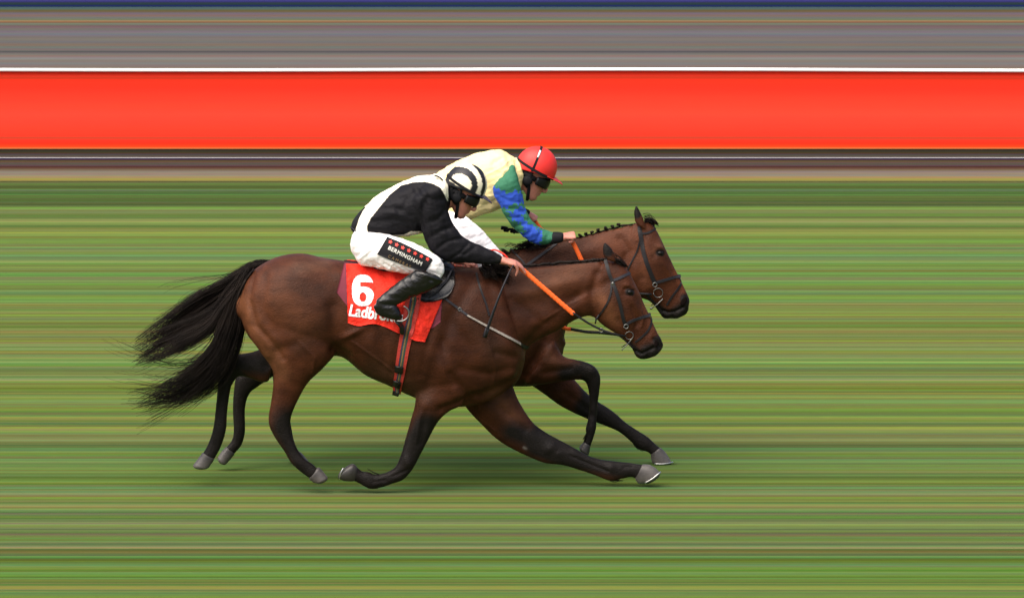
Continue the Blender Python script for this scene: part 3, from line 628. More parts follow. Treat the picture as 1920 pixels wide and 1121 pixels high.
# ------------------------------------------------------------------ tack
def tree_of(me): bm = bmesh.new(); bm.from_mesh(me); t = BVHTree.FromBMesh(bm); bm.free(); return t
def far_half(mb, Y, mat_, name, parent):
    """the same strap on the other flank, as a mesh of its own"""
    m2 = MB(); m2.v = [(x, 2 * Y - y, z) for x, y, z in mb.v]; m2.f = [tuple(reversed(f)) for f in mb.f]; return m2.build(name, mat_, parent)
def both(mb, name, mat_, parent, Y, smooth=False):
    o = mb.build(name, mat_, parent, smooth); far_half(mb, Y, mat_, name, parent); return o
def tack_line(name, line, tree, w, parent, Y, m='strap', lift=.003, th=.004, widths=None, two=True):
    mb = MB(); strap(mb, line, [tree], w, lift, th, Y - .1, widths)
    return both(mb, name, M[m], parent, Y) if two else mb.build(name, M[m], parent, False)
def ring_(mb, c, r, tr, n=20, axis=Vector((0, 1, 0)), sx=1.0):
    R = axis.to_track_quat('Z', 'Y').to_matrix()
    pts = [Vector(c) + R @ Vector((math.cos(2 * math.pi * i / n) * r * sx, math.sin(2 * math.pi * i / n) * r, 0)) for i in range(n + 1)]
    tube(mb, pts, tr, 8)

def surfY(tree, x, y, lift=.01, default=0.0):
    h = tree.ray_cast(CAMP, ray(x, y)); y_ = (h[0].y if h[0] is not None else default) - lift
    return P(x, y, y_)
# nearer bridle
brA = empty('bridle', P(1160, 550, YA)); brA.parent = horseA; brA.matrix_parent_inverse = Matrix.Translation(-horseA.location)
tack_line('cheek_strap', [(1135,487),(1142,513),(1149,529),(1157,552),(1163,572),(1168,596),(1174,612)], treeA, .022, brA, YA)
tack_line('browband', [(1147,527),(1160,522),(1170,517),(1180,513)], treeA, .018, brA, YA, 'grey_strap')
tack_line('throat_lash', [(1147,530),(1146,548),(1140,566),(1130,583),(1118,598)], treeA, .012, brA, YA)
tack_line('noseband', [(1172,608),(1183,602),(1196,597),(1208,593),(1219,591)], treeA, .018, brA, YA, 'grey_strap')
tack_line('noseband', [(1219,593),(1222,604),(1215,620),(1203,632),(1191,641)], treeA, .012, brA, YA, 'strap')
tack_line('chin_strap', [(1157,626),(1168,633),(1178,642),(1188,652)], treeA, .014, brA, YA)
pA = surfY(treeA, 1180, 629, .012)
mb = MB(); ring_(mb, pA, .026, .0024); ring_(mb, surfY(treeA, 1174, 612, .012), .014, .003)
tube(mb, [surfY(treeA, 1186, 634, .012), surfY(treeA, 1176, 646, .016), P(1166, 656, pA.y), P(1168, 657, pA.y)], [.004, .0035, .003, .002], 6)
both(mb, 'bit', M['steel'], brA, YA, True)
mb = MB(); ball(mb, surfY(treeA, 1149, 532, .008), (.010, .004, .012)); both(mb, 'buckle', M['steel'], brA, YA, True)
# farther bridle
brB = empty('bridle', P(1220, 480, YB)); brB.parent = horseB; brB.matrix_parent_inverse = Matrix.Translation(-horseB.location)
tack_line('cheek_strap', [(1199,424),(1201,443),(1206,470),(1213,495),(1221,515),(1228,532)], treeB, .028, brB, YB)
tack_line('browband', [(1201,438),(1212,438),(1222,434),(1228,430)], treeB, .012, brB, YB)
tack_line('throat_lash', [(1201,445),(1195,470),(1180,500),(1164,528)], treeB, .009, brB, YB)
tack_line('noseband', [(1228,530),(1242,526),(1256,522),(1268,518),(1275,519)], treeB, .018, brB, YB, 'grey_strap')
tack_line('noseband', [(1276,520),(1277,532),(1268,545),(1258,558),(1250,572)], treeB, .012, brB, YB, 'strap')
tack_line('chin_strap', [(1213,552),(1222,562),(1234,574),(1243,588)], treeB, .014, brB, YB)
mb = MB(); ring_(mb, surfY(treeB, 1234, 549, .012), .031, .0024); ring_(mb, surfY(treeB, 1228, 534, .012), .014, .003)
tube(mb, [surfY(treeB, 1243, 560, .014), surfY(treeB, 1233, 570, .016), P(1222, 578, YB - .07)], .0035, 6)
both(mb, 'bit', M['steel'], brB, YB, True)
mb = MB(); ball(mb, P(1221, 578, YB - .07), .009); mb.build('buckle', M['steel'], brB)

# breastplates
bpA = empty('breastplate', P(900, 600, YA)); bpA.parent = horseA; bpA.matrix_parent_inverse = Matrix.Translation(-horseA.location)
tack_line('shoulder_strap', [(832,558),(848,570),(862,580),(878,592)], treeA, .014, bpA, YA, 'grey_strap')
tack_line('chest_strap', [(876,591),(905,607),(930,620),(955,634),(974,645)], treeA, .022, bpA, YA, 'pale', .004, .007, (.011, .017))
tack_line('strap_end', [(973,644),(982,650),(990,651)], treeA, .022, bpA, YA, 'strap')
tack_line('neck_strap', [(893,512),(897,530),(904,552),(911,570),(917,592)], treeA, .012, bpA, YA, 'strap')
mb = MB(); ring_(mb, surfY(treeA, 862, 580, .008), .011, .003); both(mb, 'ring', M['steel'], bpA, YA, True)
tack_line('neck_strap', [(1044,457),(1030,467),(1012,480),(992,494),(975,508)], treeB, .017, horseB, YB, 'grey_strap')
tack_line('neck_strap', [(958,468),(968,478),(980,490),(990,503)], treeB, .010, horseB, YB, 'grey_strap')

# saddle cloths, saddle, girth
sad = empty('saddle', (P(760, 520, YA).x, YA, P(760, 520, YA).z)); tag(sad, 'black racing saddle on a red cloth printed with a white 6', 'saddle')
mb = patch([(645,493),(690,495),(740,498),(800,505),(833,512)], [(631,548),(665,588),(700,600),(790,620),(826,604)], treeA, .004, .003, 8, 16); mb.build('under_cloth', M['maroon'], sad)
far_half(mb, YA, M['maroon'], 'under_cloth', sad)
mb = patch([(649,494),(680,495),(710,497),(740,500),(765,505),(790,512),(810,530),(830,560)], [(652,605),(672,611),(699,607),(722,613),(745,624),(762,629),(777,638),(797,641)], treeA, .017, .004, 6, 24, wob=.008)
clothA = mb.build('number_cloth', M['red'], sad); treeCloth = tree_of(clothA.data); far_half(mb, YA, M['red'], 'number_cloth', sad)
# girth of striped webbing, drawn as five bands side by side
GC = [((.42,.03,.02), 0, .29), ((.025,.03,.06), .29, .43), ((.20,.13,.045), .43, .55), ((.03,.055,.04), .55, .70), ((.42,.03,.02), .70, 1)]
gl = [((763,540),(791,545)),((759,570),(787,572)),((752,610),(778,614)),((746,650),(768,652)),((741,690),(761,692)),((737,722),(754,726)),((738,733),(752,737))]
gr = empty('girth', P(760, 640, YA)); gr.parent = sad; gr.matrix_parent_inverse = Matrix.Translation(-sad.location)
both_trees = [treeA, treeCloth]
for c, a, b in GC:
    L = [((1 - (a + b) / 2) * l[0] + (a + b) / 2 * r[0], (1 - (a + b) / 2) * l[1] + (a + b) / 2 * r[1]) for l, r in gl]
    mb = MB(); strap(mb, L, both_trees, .1, .006, .004, YA - .25, widths=((b - a) * .098, (b - a) * .055))
    m_ = bpy.data.materials.get('web%d' % int(c[0] * 1000 + c[1] * 100)) or mat('web%d' % int(c[0] * 1000 + c[1] * 100), c, rough=.75, noise=(90, .25, (1, 1, 1)))
    mb.build('webbing', m_, gr, False)
for y0, y1, xa, xb in ((685,697,741,757),(712,722,738,753),(728,737,737,751)):
    mb = MB(); strap(mb, [((xa + xb) / 2 + .8, y0), ((xa + xb) / 2 - .8, y1)], both_trees, (xb - xa) / 290, .012, .008, YA - .2); mb.build('buckle', M['leather'], gr)
# saddle flap and seat
mb = patch([(768,508),(790,506),(815,504),(838,503),(852,508)], [(775,552),(793,566),(820,564),(842,554),(852,532)], treeA, .028, .012, 8, 10); mb.build('flap', M['leather'], sad)
far_half(mb, YA, M['leather'], 'flap', sad)
mb = MB(); strap(mb, [(848,512),(838,530),(822,547),(803,560)], [treeA], .012, .043, .003, YA - .3); mb.build('piping', M['grey_strap'], sad)
mb = MB(); loft(mb, [(700,492,704,506,.10),(730,494,732,512,.13),(765,497,765,514,.12),(800,494,800,512,.10),(835,488,838,512,.09),(850,496,852,510,.05)], YA, 0, sub=4); mb.build('seat', M['leather'], sad)
# stirrup iron round the boot
YS = -.40
mb = MB()
tube(mb, [P(x, y, YA + YS - .03) for x, y in ((757,574),(764,579),(767,588),(763,597),(754,602),(744,602))], [.004, .006, .007, .006, .006, .005], 8, sub=4)
st_ = mb.build('stirrup', M['steel'], sad)
mb = MB(); loft(mb, [(741,600,743,606,.05),(748,601,749,615,.05),(753,604,750,626,.035),(757,610,756,628,.02)], YA, YS + .06, sub=4, n=16); mb.build('girth_strap', M['leather'], sad)
# far cloth
sadB = empty('saddle', P(790, 510, YB)); tag(sadB, 'red saddle cloth showing in front of the knee of the rider in black', 'saddle')
mb = patch([(700,500),(760,499),(820,494),(847,492),(857,490)], [(700,590),(760,600),(820,600),(845,560),(857,508)], treeB, .012, .004, 8, 14, wob=.004)
mb.build('number_cloth', M['red'], sadB)
mb = MB(); loft(mb, [(780,486,782,502,.10),(815,486,818,500,.12),(840,484,842,498,.10),(852,488,854,498,.05)], YB, 0, sub=4); mb.build('seat', M['leather'], sadB)

# printed characters laid on cloth
def glyphs(name, text, centre, du, dv, size, tree, matl, parent, lift=.004, shear=0, bold=0, spacing=1.0, xs=1.0):
    cu = bpy.data.curves.new('t', 'FONT'); cu.body = text; cu.align_x = 'CENTER'; cu.align_y = 'CENTER'; cu.shear = shear; cu.space_character = spacing
    o = bpy.data.objects.new('t', cu); COL.objects.link(o); bpy.context.evaluated_depsgraph_get().update()
    me = bpy.data.meshes.new_from_object(o.evaluated_get(bpy.context.evaluated_depsgraph_get())); bpy.data.objects.remove(o)
    bm = bmesh.new(); bm.from_mesh(me); bmesh.ops.triangulate(bm, faces=bm.faces)
    for _ in range(2): bmesh.ops.subdivide_edges(bm, edges=[e for e in bm.edges if e.calc_length() > .08], cuts=1)
    bmesh.ops.triangulate(bm, faces=bm.faces); bm.verts.index_update()
    vs = [v.co.copy() for v in bm.verts]; fs = [[v.index for v in f.verts] for f in bm.faces]; bm.free(); mb = MB()
    for c_, (sx, sy) in enumerate(((-1, -1), (1, -1), (-1, 1), (1, 1))):
        out = []
        for v in vs:
            x, y = v.x * size * xs + sx * bold * size * .5, v.y * size + sy * bold * size * .5
            px, py = centre[0] + du[0] * x + dv[0] * y, centre[1] + du[1] * x + dv[1] * y
            h = tree.ray_cast(CAMP, ray(px, py))
            out.append((h[0] - ray(px, py) * (lift + c_ * .0004)) if h[0] is not None else P(px, py, YA - .3))
        mb.add(out, fs)
    return mb.build(name, matl, parent, False)
def six(cx, cy, w_, h_, tree, parent):
    mb = MB(); st = .8; nx, ny = int(w_ / st) + 2, int(h_ / st) + 2
    def pt(i, j):
        x, y = cx - w_ / 2 + i * st, cy - h_ / 2 + j * st; q = tree.ray_cast(CAMP, ray(x, y)); return q[0] - ray(x, y) * .004 if q[0] is not None else P(x, y, YA - .3)
    def ins(x, y):
        if abs(x / .5) ** 2.5 + abs(y / .5) ** 2.5 > 1: return False
        if (x / .155) ** 2 + ((y + .21) / .15) ** 2 < 1: return False
        bowl = abs(x / .5) ** 2.2 + abs((y + .18) / .30) ** 2.2 < 1
        return not (x > -.13 and -.18 < y < .27 - .05 * x and not bowl)
    V = {}
    for i in range(nx):
        for j in range(ny):
            if ins((i + .5) * st / w_ - .5, .5 - (j + .5) * st / h_):
                q = []
                for a, b in ((i, j), (i + 1, j), (i + 1, j + 1), (i, j + 1)):
                    if (a, b) not in V: V[(a, b)] = len(mb.v); mb.v.append(tuple(pt(a, b)))
                    q.append(V[(a, b)])
                mb.f.append(tuple(q))
    mb.build('number', M['print'], parent)
six(680.5, 544.5, 41, 59, treeCloth, clothA)
glyphs('lettering', 'Ladbrokes', (705, 589), (1, .13), (0, -1), 31, treeCloth, M['print'], clothA, shear=.25, bold=.045, xs=.80)

# reins
def rein(mb, pts, w, t=.35): tube(mb, pts, w, 8, flat=t, sub=4, upv=None)
rnA = empty('rein', P(1030, 550, YA - .2)); rnA.parent = horseA; rnA.matrix_parent_inverse = Matrix.Translation(-horseA.location)
handA = Vector(P(984, 508, YA - .155)); yb = surfY(treeA, 1075, 588, .03).y
mb = MB(); rp = catmull([list(p) for p in (P(966, 493, -.12), P(985, 510, -.125), P(1007, 529.3, -.13), P(1030, 549.3, -.13), P(1053, 569.3, -.13), P(1076, 589, -.125))], 14); tube(mb, rp, [.0155 * (1 + .07 * math.sin(i * 1.7)) for i in range(len(rp))], 10, flat=.45, upv=(0, 0, 1)); mb.build('grip', M['orange'], rnA)
mb = MB(); tube(mb, [P(1074, 586, -.128), P(1097, 602, -.12), P(1125, 617, -.11), P(1155, 627, -.11), P(1172, 630, pA.y)], .007, 8, sub=4); mb.build('strap', M['strap'], rnA)
rn2 = empty('rein', P(1100, 620, YA + .12)); rn2.parent = horseA; rn2.matrix_parent_inverse = Matrix.Translation(-horseA.location)
mb = MB(); tube(mb, [P(985, 530, .13), P(1030, 585, .16), P(1056, 613, .15), P(1071, 617, .13)], .0125, 10, sub=4); mb.build('grip', M['orange'], rn2)
mb = MB(); tube(mb, [P(1070, 617, .13), P(1100, 622, .12), P(1130, 624, .10), P(1165, 628, .08)], .010, 8, sub=4); mb.build('strap', M['strap'], rn2)
mb = MB(); tube(mb, [P(1116, 607, -.09), P(1118, 598, -.09), P(1123, 590, -.09)], .005, 8); mb.build('martingale', M['strap'], horseA)
mb = MB(); ring_(mb, P(1127, 619, -.11), .013, .003); mb.build('martingale_ring', M['steel'], horseA)
rnB = empty('rein', P(1080, 470, YB - .15)); rnB.parent = horseB; rnB.matrix_parent_inverse = Matrix.Translation(-horseB.location)
mb = MB(); tube(mb, [P(1070, 448, YB - .14), P(1080, 466, YB - .14), P(1094, 495, YB - .13), P(1110, 520, YB - .12)], .0155, 10, sub=4); mb.build('grip', M['orange'], rnB)
mb = MB(); tube(mb, [P(1110, 520, YB - .12), P(1160, 545, YB - .10), P(1222, 552, YB - .09)], .007, 8, sub=4); mb.build('strap', M['strap'], rnB)
rnB2 = empty('rein', P(1080, 470, YB + .15)); rnB2.parent = horseB; rnB2.matrix_parent_inverse = Matrix.Translation(-horseB.location)
mb = MB(); tube(mb, [P(1003, 413, YB + .16), P(1012, 426, YB + .16), P(1035, 450, YB + .15), P(1080, 500, YB + .13)], .0115, 10, sub=4); mb.build('grip', M['orange'], rnB2)
mb = MB(); tube(mb, [P(1080, 500, YB + .13), P(1150, 560, YB + .10), P(1225, 552, YB + .08)], .007, 8, sub=4); mb.build('strap', M['strap'], rnB2)

# ------------------------------------------------------------------ riders
def head_frame(cx, cy, tilt, Y, sc=1.0):
    """matrix taking (forward, side, up) metres to the world; forward dips by tilt"""
    a = math.radians(tilt); f = Vector((math.cos(a), 0, -math.sin(a))); u = Vector((math.sin(a), 0, math.cos(a))); s = Vector((0, 1, 0))
    m = Matrix((f, s, u)).transposed().to_4x4() * 1.0
    m = Matrix.Translation(P(cx, cy, Y)) @ m @ Matrix.Scale(sc, 4); return m
def head_mesh(mb, m):
    S = [(.115,-.045,.04,.04),(.09,-.075,.07,.06),(.05,-.095,.09,.074),(0,-.10,.097,.078),(-.045,-.098,.095,.076),(-.075,-.09,.090,.073),(-.105,-.075,.090,.068),(-.13,-.058,.086,.062),(-.155,-.04,.082,.054),(-.18,-.01,.077,.045),(-.2,.015,.072,.034),(-.213,.03,.06,.018)]
    R = catmull(S, 4); rings = []
    for u, b, f, w_ in R:
        rg = []
        for j in range(28):
            t = 2 * math.pi * j / 28; c, q = math.cos(t), math.sin(t)
            c2 = math.copysign(abs(c) ** .9, c); q2 = math.copysign(abs(q) ** .9, q)
            rg.append(m @ Vector(((f + b) / 2 + (f - b) / 2 * c2, w_ * q2 * (1 - .18 * c2), u)))
        rings.append(rg)
    rings_to_mesh(mb, rings)
    # nose, lips, brow, ears
    tube(mb, [m @ Vector(p) for p in ((.082, 0, -.045), (.098, 0, -.075), (.112, 0, -.10), (.113, 0, -.118), (.09, 0, -.125))], [.009, .011, .013, .014, .008], 10, sub=3)
    for s in (-1, 1): ball(mb, m @ Vector((.098, s * .011, -.118)), .009, 10, 6)
    for u, f, r in ((-.142, .083, .0085), (-.156, .080, .0085)):
        tube(mb, [m @ Vector(p) for p in ((f - .016, -.026, u), (f, -.012, u), (f + .003, 0, u), (f, .012, u), (f - .016, .026, u))], [.004, r * .8, r, r * .8, .004], 8, sub=3)
    ball(mb, m @ Vector((.064, 0, -.19)), (.018, .018, .016), 12, 8)
    for s in (-1, 1): ball(mb, m @ Vector((-.012, s * .076, -.07)), (.016, .009, .03), 12, 8)
def hand_mesh(mb, wrist, d, back, curl, side=1, Lp=.088, spread=.1, fl=(.072,.080,.076,.062), thumb=(.4, .6), pk=1.1):
    """palm from the wrist along d; back = outward normal of the hand's back; fingers curl away from it"""
    d = Vector(d).normalized(); b = Vector(back); b = (b - d * b.dot(d)).normalized(); ac = d.cross(b).normalized() * side
    wrist = Vector(wrist)
    rings = []
    for t, hw, ht in ((-.06,.028,.023),(0,.029,.022),(.03,.036,.020),(.06,.042,.018),(.088,.042,.014)):
        c = wrist + d * t
        rings.append([c + ac * hw * math.cos(2 * math.pi * j / 16) + b * ht * math.sin(2 * math.pi * j / 16) for j in range(16)])
    rings_to_mesh(mb, rings)
    for i, L in enumerate(fl):
        off = (i - 1.5) * .0205; p = wrist + d * (Lp - .012 - abs(i - 1.2) * .004) + ac * off
        dirv = (d + ac * (i - 1.5) * spread * .3).normalized(); pts = [p]; a = 0
        for k, seg in enumerate((.44, .31, .25)):
            cv = curl[k] * (1.05, 1, .95, pk)[i]; a += cv
            v = dirv * math.cos(a) - b * math.sin(a); p = p + v * L * seg; pts.append(p)
        tube(mb, pts, [.0108, .0102, .0092, .0076], 10, sub=3)
    p = wrist + d * .022 - ac * .022; v1 = (d * .75 - ac * thumb[0] - b * thumb[1]).normalized(); v2 = (d * .95 - b * thumb[1] * .9 + ac * .15).normalized()
    tube(mb, [p, p + v1 * .036, p + v1 * .036 + v2 * .028, p + v1 * .036 + v2 * .052], [.014, .0118, .0105, .008], 10, sub=3)

def cloth_mesh(mb, vox, it, wr, seed, grooves=(), bumps=(), Yc=0):
    me = remesh(mb, vox); smooth(me, it, .5)
    co = get_co(me); no = get_no(me)
    n = wnoise(co, 38, seed) * .5 + wnoise(co * np.array([1, .6, 1.6]), 75, seed + 5) * .35
    ridg = 1 - np.abs(wnoise(co, 24, seed + 9)) * 1.2
    set_co(me, co + no * ((n + .9 * ridg ** 3) * wr)[:, None])
    carve(me, Yc, grooves, bumps, True); smooth(me, 1, .4); return me

def helmet(root, m, fcol, peakcol, strapcol, straps=True):
    h = empty('helmet', m.translation); h.parent = root; h.matrix_parent_inverse = Matrix.Translation(-root.location)
    mb = MB(); rings = []; NU, NV = 40, 72
    a0 = math.radians(101)
    for i in range(1, NU + 1):
        a = a0 * i / NU; rg = []
        for j in range(NV):
            t = 2 * math.pi * j / NV; c, q = math.cos(t), math.sin(t)
            ra = math.sin(a)
            ff = .138 if c > 0 else .142
            drop = .022 * max(0, -c) * (i / NU) ** 6
            rg.append(m @ Vector((ff * ra * c - .004, .118 * ra * q, .142 * math.cos(a) + .012 - drop)))
        rings.append(rg)
    inner = [m.inverted() @ Vector(p) for p in rings[-1]]
    rings.append([m @ Vector((v.x * .9, v.y * .9, v.z + .004)) for v in inner]); rings.append([m @ Vector((v.x * .7, v.y * .7, v.z + .05)) for v in inner])
    rings_to_mesh(mb, rings)
    me = mb.mesh(); mi = m.inverted(); L = np.array([tuple(mi @ v.co) for v in me.vertices])
    colour(me, fcol(L)); link('shell', me, M['helmet'], h)
    # peak
    mb = MB(); g = []
    for k in range(9):
        q = k / 8; row = []
        for j in range(21):
            t = math.radians(-62 + 124 * j / 20)
            r0x, r0y = .130, .108
            ext = .075 * q * (max(0, math.cos(t * 1.35)) ** .55)
            row.append(m @ Vector((r0x * math.cos(t) + ext, r0y * math.sin(t), -.012 - .022 * q * math.cos(t) ** 2 + .012 * q * abs(math.sin(t)))))
        g.append(row)
    for s in (0, 1):
        for row in g:
            for p in row: mb.v.append(tuple(p + (m.to_3x3() @ Vector((0, 0, .004))) * s))
    W = 21; N = 9 * W
    for i in range(8):
        for j in range(W - 1):
            a = i * W + j; mb.f.append((a, a + 1, a + W + 1, a + W)); mb.f.append((N + a, N + a + W, N + a + W + 1, N + a + 1))
    for j in range(W - 1): a = 8 * W + j; mb.f.append((a, a + 1, N + a + 1, N + a))
    for i in range(8):
        for j in (0, W - 1): a = i * W + j; mb.f.append((a, a + W, N + a + W, N + a))
    me = mb.mesh(); colour(me, np.tile(np.array(peakcol), (len(me.vertices), 1))); link('peak', me, M['helmet'], h)
    # goggle elastic round the shell, a strap over the crown
    def on_shell(x, t_side, z): pass
    mb = MB(); rr = []
    for j in range(73):
        t = 2 * math.pi * j / 72; z = .0 + .018 * math.cos(t + math.pi) ; k_ = math.sqrt(max(.05, 1 - ((z - .012) / .142) ** 2))
        c, q = math.cos(t), math.sin(t)
        p = [Vector(((.138 if c > 0 else .142) * k_ * c * s_ - .004, .118 * k_ * q * s_, z + dz)) for s_, dz in ((1.0, -.009), (1.03, -.009), (1.03, .009), (1.0, .009))]
        rr.append([m @ v for v in p])
    rings_to_mesh(mb, rr); mb.build('elastic', M[strapcol], h, False)
    if straps:
        mb = MB(); rr = []
        for j in range(41):
            t = math.radians(-100 + 200 * j / 40); q, c = math.sin(t), math.cos(t)
            x0 = -.028 + .0 * c
            kx = math.sqrt(1 - (x0 / .14) ** 2)
            rr.append([m @ Vector((x0 + dx, .118 * kx * q * s_, .142 * kx * c * s_ + .012)) for s_, dx in ((1, -.008), (1.03, -.008), (1.03, .008), (1, .008))])
        rings_to_mesh(mb, rr); mb.build('crown_strap', M[strapcol], h, False)
    return h
def goggles(root, m):
    g = empty('goggles', m @ Vector((.1, 0, -.06))); g.parent = root; g.matrix_parent_inverse = Matrix.Translation(-root.location)
    mb = MB(); rings = []
    for j in range(31):
        t = math.radians(-80 + 160 * j / 30); c, q = math.cos(t), math.sin(t); hh = .041 * (1 - .30 * abs(q) ** 3) * (1 - .25 * math.exp(-(t / .12) ** 2))
        ce = Vector((.006 + .108 * c, .088 * q, -.062)); out = Vector((c, q, 0)).normalized()
        rings.append([m @ (ce + out * .010 * math.cos(2 * math.pi * k / 10) + Vector((0, 0, hh * math.sin(2 * math.pi * k / 10)))) for k in range(10)])
    rings_to_mesh(mb, rings); mb.build('lens', M['lens'], g)
    for s in (-1, 1):
        mb = MB(); tube(mb, [m @ Vector(p) for p in ((.02, s * .088, -.058), (-.03, s * .092, -.05), (-.07, s * .082, -.04))], .016, 8, flat=.3)
        mb.build('side_strap', M['black'], g)
def chin_harness(root, m):
    mb = MB()
    for s in (-1, 1):
        tube(mb, [m @ Vector(p) for p in ((-.025, s * .098, -.02), (-.02, s * .09, -.08), (.0, s * .070, -.135), (.018, s * .045, -.195), (.025, 0, -.222))], .0105, 8, flat=.4, sub=4)
        tube(mb, [m @ Vector(p) for p in ((-.085, s * .075, -.03), (-.06, s * .078, -.09), (-.01, s * .072, -.125))], .014, 8, flat=.4, sub=4)
        ball(mb, m @ Vector((-.03, s * .088, -.085)), (.034, .016, .034), 14, 8)
    tube(mb, [m @ Vector(p) for p in ((-.06, -.076, -.07), (-.098, -.03, -.06), (-.102, 0, -.06), (-.098, .03, -.06), (-.06, .076, -.07))], .028, 10, flat=.4, sub=4)
    mb.build('chin_strap', M['black'], root)

SKIN = np.array([.52, .20, .145])
def skin_mesh(root, mb, m):
    me = remesh(mb, .0042); smooth(me, 3, .45)
    co = get_co(me); mi = np.array(m.inverted()); L = co @ mi[:3, :3].T + mi[:3, 3]
    c = np.tile(SKIN, (len(co), 1)) * (1 + .06 * wnoise(co, 40, 3))[:, None]
    # lips a little redder, stubble shade on the jaw, dark hair on the back of the head
    lip = np.exp(-((L[:, 0] - .086) / .012) ** 2 - ((L[:, 2] + .149) / .008) ** 2 - (L[:, 1] / .024) ** 2)[:, None]
    c = c * (1 - .7 * lip) + np.array([.30, .09, .08]) * .7 * lip
    hair = ((L[:, 0] < -.035 - .3 * (L[:, 2] + .1)) & (L[:, 2] > -.12) & (L[:, 2] < .1) & (np.abs(L[:, 1]) < .1) & (L[:, 0] > -.12))
    c[hair] = (.03, .018, .012)
    colour(me, c); link('body', me, M['skin'], root)
def boot(root, shaft, foot, Y, yo):
    mb = MB(); loft(mb, shaft, Y, yo, sub=5, n=24, e=2.2); loft(mb, foot, Y, yo, sub=4, n=20, e=2.2)
    me = remesh(mb, .005); smooth(me, 4, .5); co = get_co(me); no = get_no(me)
    ridg = 1 - np.abs(wnoise(co * np.array([1, .5, 1]), 45, 4)) * 1.3
    set_co(me, co + no * (.002 * ridg ** 3 + .001 * wnoise(co, 70, 8))[:, None])
    return link('boot', me, M['leather'], root)

# ---- rider in black and cream
YJ = 0.0
pa = empty('person', P(690, 470, YJ)); tag(pa, 'jockey in black and cream silks and hooped cap crouched over the nearer horse', 'person')
mA = head_frame(874, 350, 25, YJ, .98)
mb = MB(); head_mesh(mb, mA)
torsoA = [(664,428,708,440,.15),(676,400,733,442,.175),(700,373,760,442,.19),(730,354,788,437,.20),(762,339,812,428,.205),(794,330,828,415,.20),(818,330,840,396,.165),(830,338,846,376,.10)]
armA = [(826,338,770,366,.055,.03),(837,352,772,378,.068),(838,385,779,404,.067),(846,412,790,430,.062),(858,432,798,454,.06),(868,443,811,474,.06),(882,452,842,491,.055),(903,461,880,493,.046),(922,470,908,496,.04),(939,479,937,495,.034)]
armF = [(820,345,775,375,.065),(830,385,790,405,.062),(838,415,798,432,.058),(848,435,808,460,.055),(858,452,822,478,.05),(870,468,845,490,.045),(880,480,862,495,.036)]
# skin: head, neck, core of the trunk, arms, hands in one surface
tube(mb, [mA @ Vector((-.045, 0, -.06)), mA @ Vector((-.07, 0, -.13)), P(826, 364, YJ), P(812, 372, YJ)], [.058, .06, .06, .05], 16, sub=3)
loft(mb, torsoA, YJ, 0, sub=3, n=20, shrink=.60)
loft(mb, armA, YJ, -.17, sub=3, n=14, shrink=.5); loft(mb, armF, YJ, .17, sub=3, n=14, shrink=.5)
hand_mesh(mb, P(942, 488, YJ - .17), (1, .12, -.24), (.30, -.25, 1), (.42, .30, .12), side=1, pk=2.1, Lp=.104, fl=(.098, .104, .100, .084), thumb=(.25, .75))
loft(mb, [(925,472,922,494,.026,0),(938,480,937,495,.024,0),(948,482,946,497,.024,0)], YJ, -.17, sub=3, n=14)
hand_mesh(mb, P(868, 490, YJ + .06), (1, -.15, -.12), (.1, -.35, 1), (1.0, .8, .5), side=-1)
thighA = [(673,432,664,478,.10,.08),(700,434,674,493,.12,.06),(732,441,706,502,.105,.02),(760,450,738,509,.09,-.02),(786,461,764,513,.08,-.04),(808,472,788,514,.07,-.05),(825,484,806,518,.06,-.06),(833,500,818,526,.045,-.06)]
thighF = [(673,436,668,480,.10,0),(702,442,680,494,.11,.04),(735,455,710,506,.10,.10),(765,468,745,516,.085,.16),(795,482,775,520,.075,.2),(815,492,800,526,.06,.22)]
skin_mesh(pa, mb, mA)
# jacket
mb = MB(); loft(mb, torsoA, YJ, 0, sub=5, n=36, e=2.3); loft(mb, armA, YJ, -.17, sub=5, n=24); loft(mb, armF, YJ, .17, sub=5, n=24)
jg = [([(800,372),(792,395),(790,430)],7,.016),([(795,350),(770,366),(755,390)],7,.008),([(835,395),(820,412),(800,418)],5,.007),([(850,425),(830,432),(805,446)],5,.009),([(865,447),(840,452),(818,468)],4,.008),([(700,395),(740,390),(770,405)],6,.006),([(700,415),(735,412),(775,420)],6,.007),([(720,376),(760,372)],6,.006),([(892,462),(870,478)],3.5,.005),([(880,455),(862,475),(845,486)],3.5,.006),([(740,425),(770,430)],4,.006),([(812,375),(830,372)],5,.005),([(795,440),(800,455)],4,.005)]
jb = [(815,355,20,12,30,.010),(745,402,25,6,10,.006),(815,400,14,8,20,.006),(835,440,14,7,30,.006),(720,430,30,5,5,.006)]
me = cloth_mesh(mb, .0052, 5, .0024, 11, jg, jb, YJ)
px, py = sides(me, YJ); co = get_co(me)
blk = [(690,440),(688,424),(696,408),(712,388),(730,366),(752,348),(775,342),(797,341),(812,345),(826,352),(834,366),(838,376),(960,470),(950,510),(800,500),(790,434),(770,434),(757,440),(735,441),(712,437)]
isb = inpoly(px, py, blk) | (px > 840)
no = get_no(me); isb &= ~((px < 800) & (np.abs(co[:, 1]) < .05))
c = np.where(isb[:, None], np.array([.0052, .0048, .0068]), np.array([.86, .80, .63]))
cuff = (px > 929); c[cuff] = (.007, .007, .007)
colour(me, c); jA = link('jacket', me, M['satin'], pa)
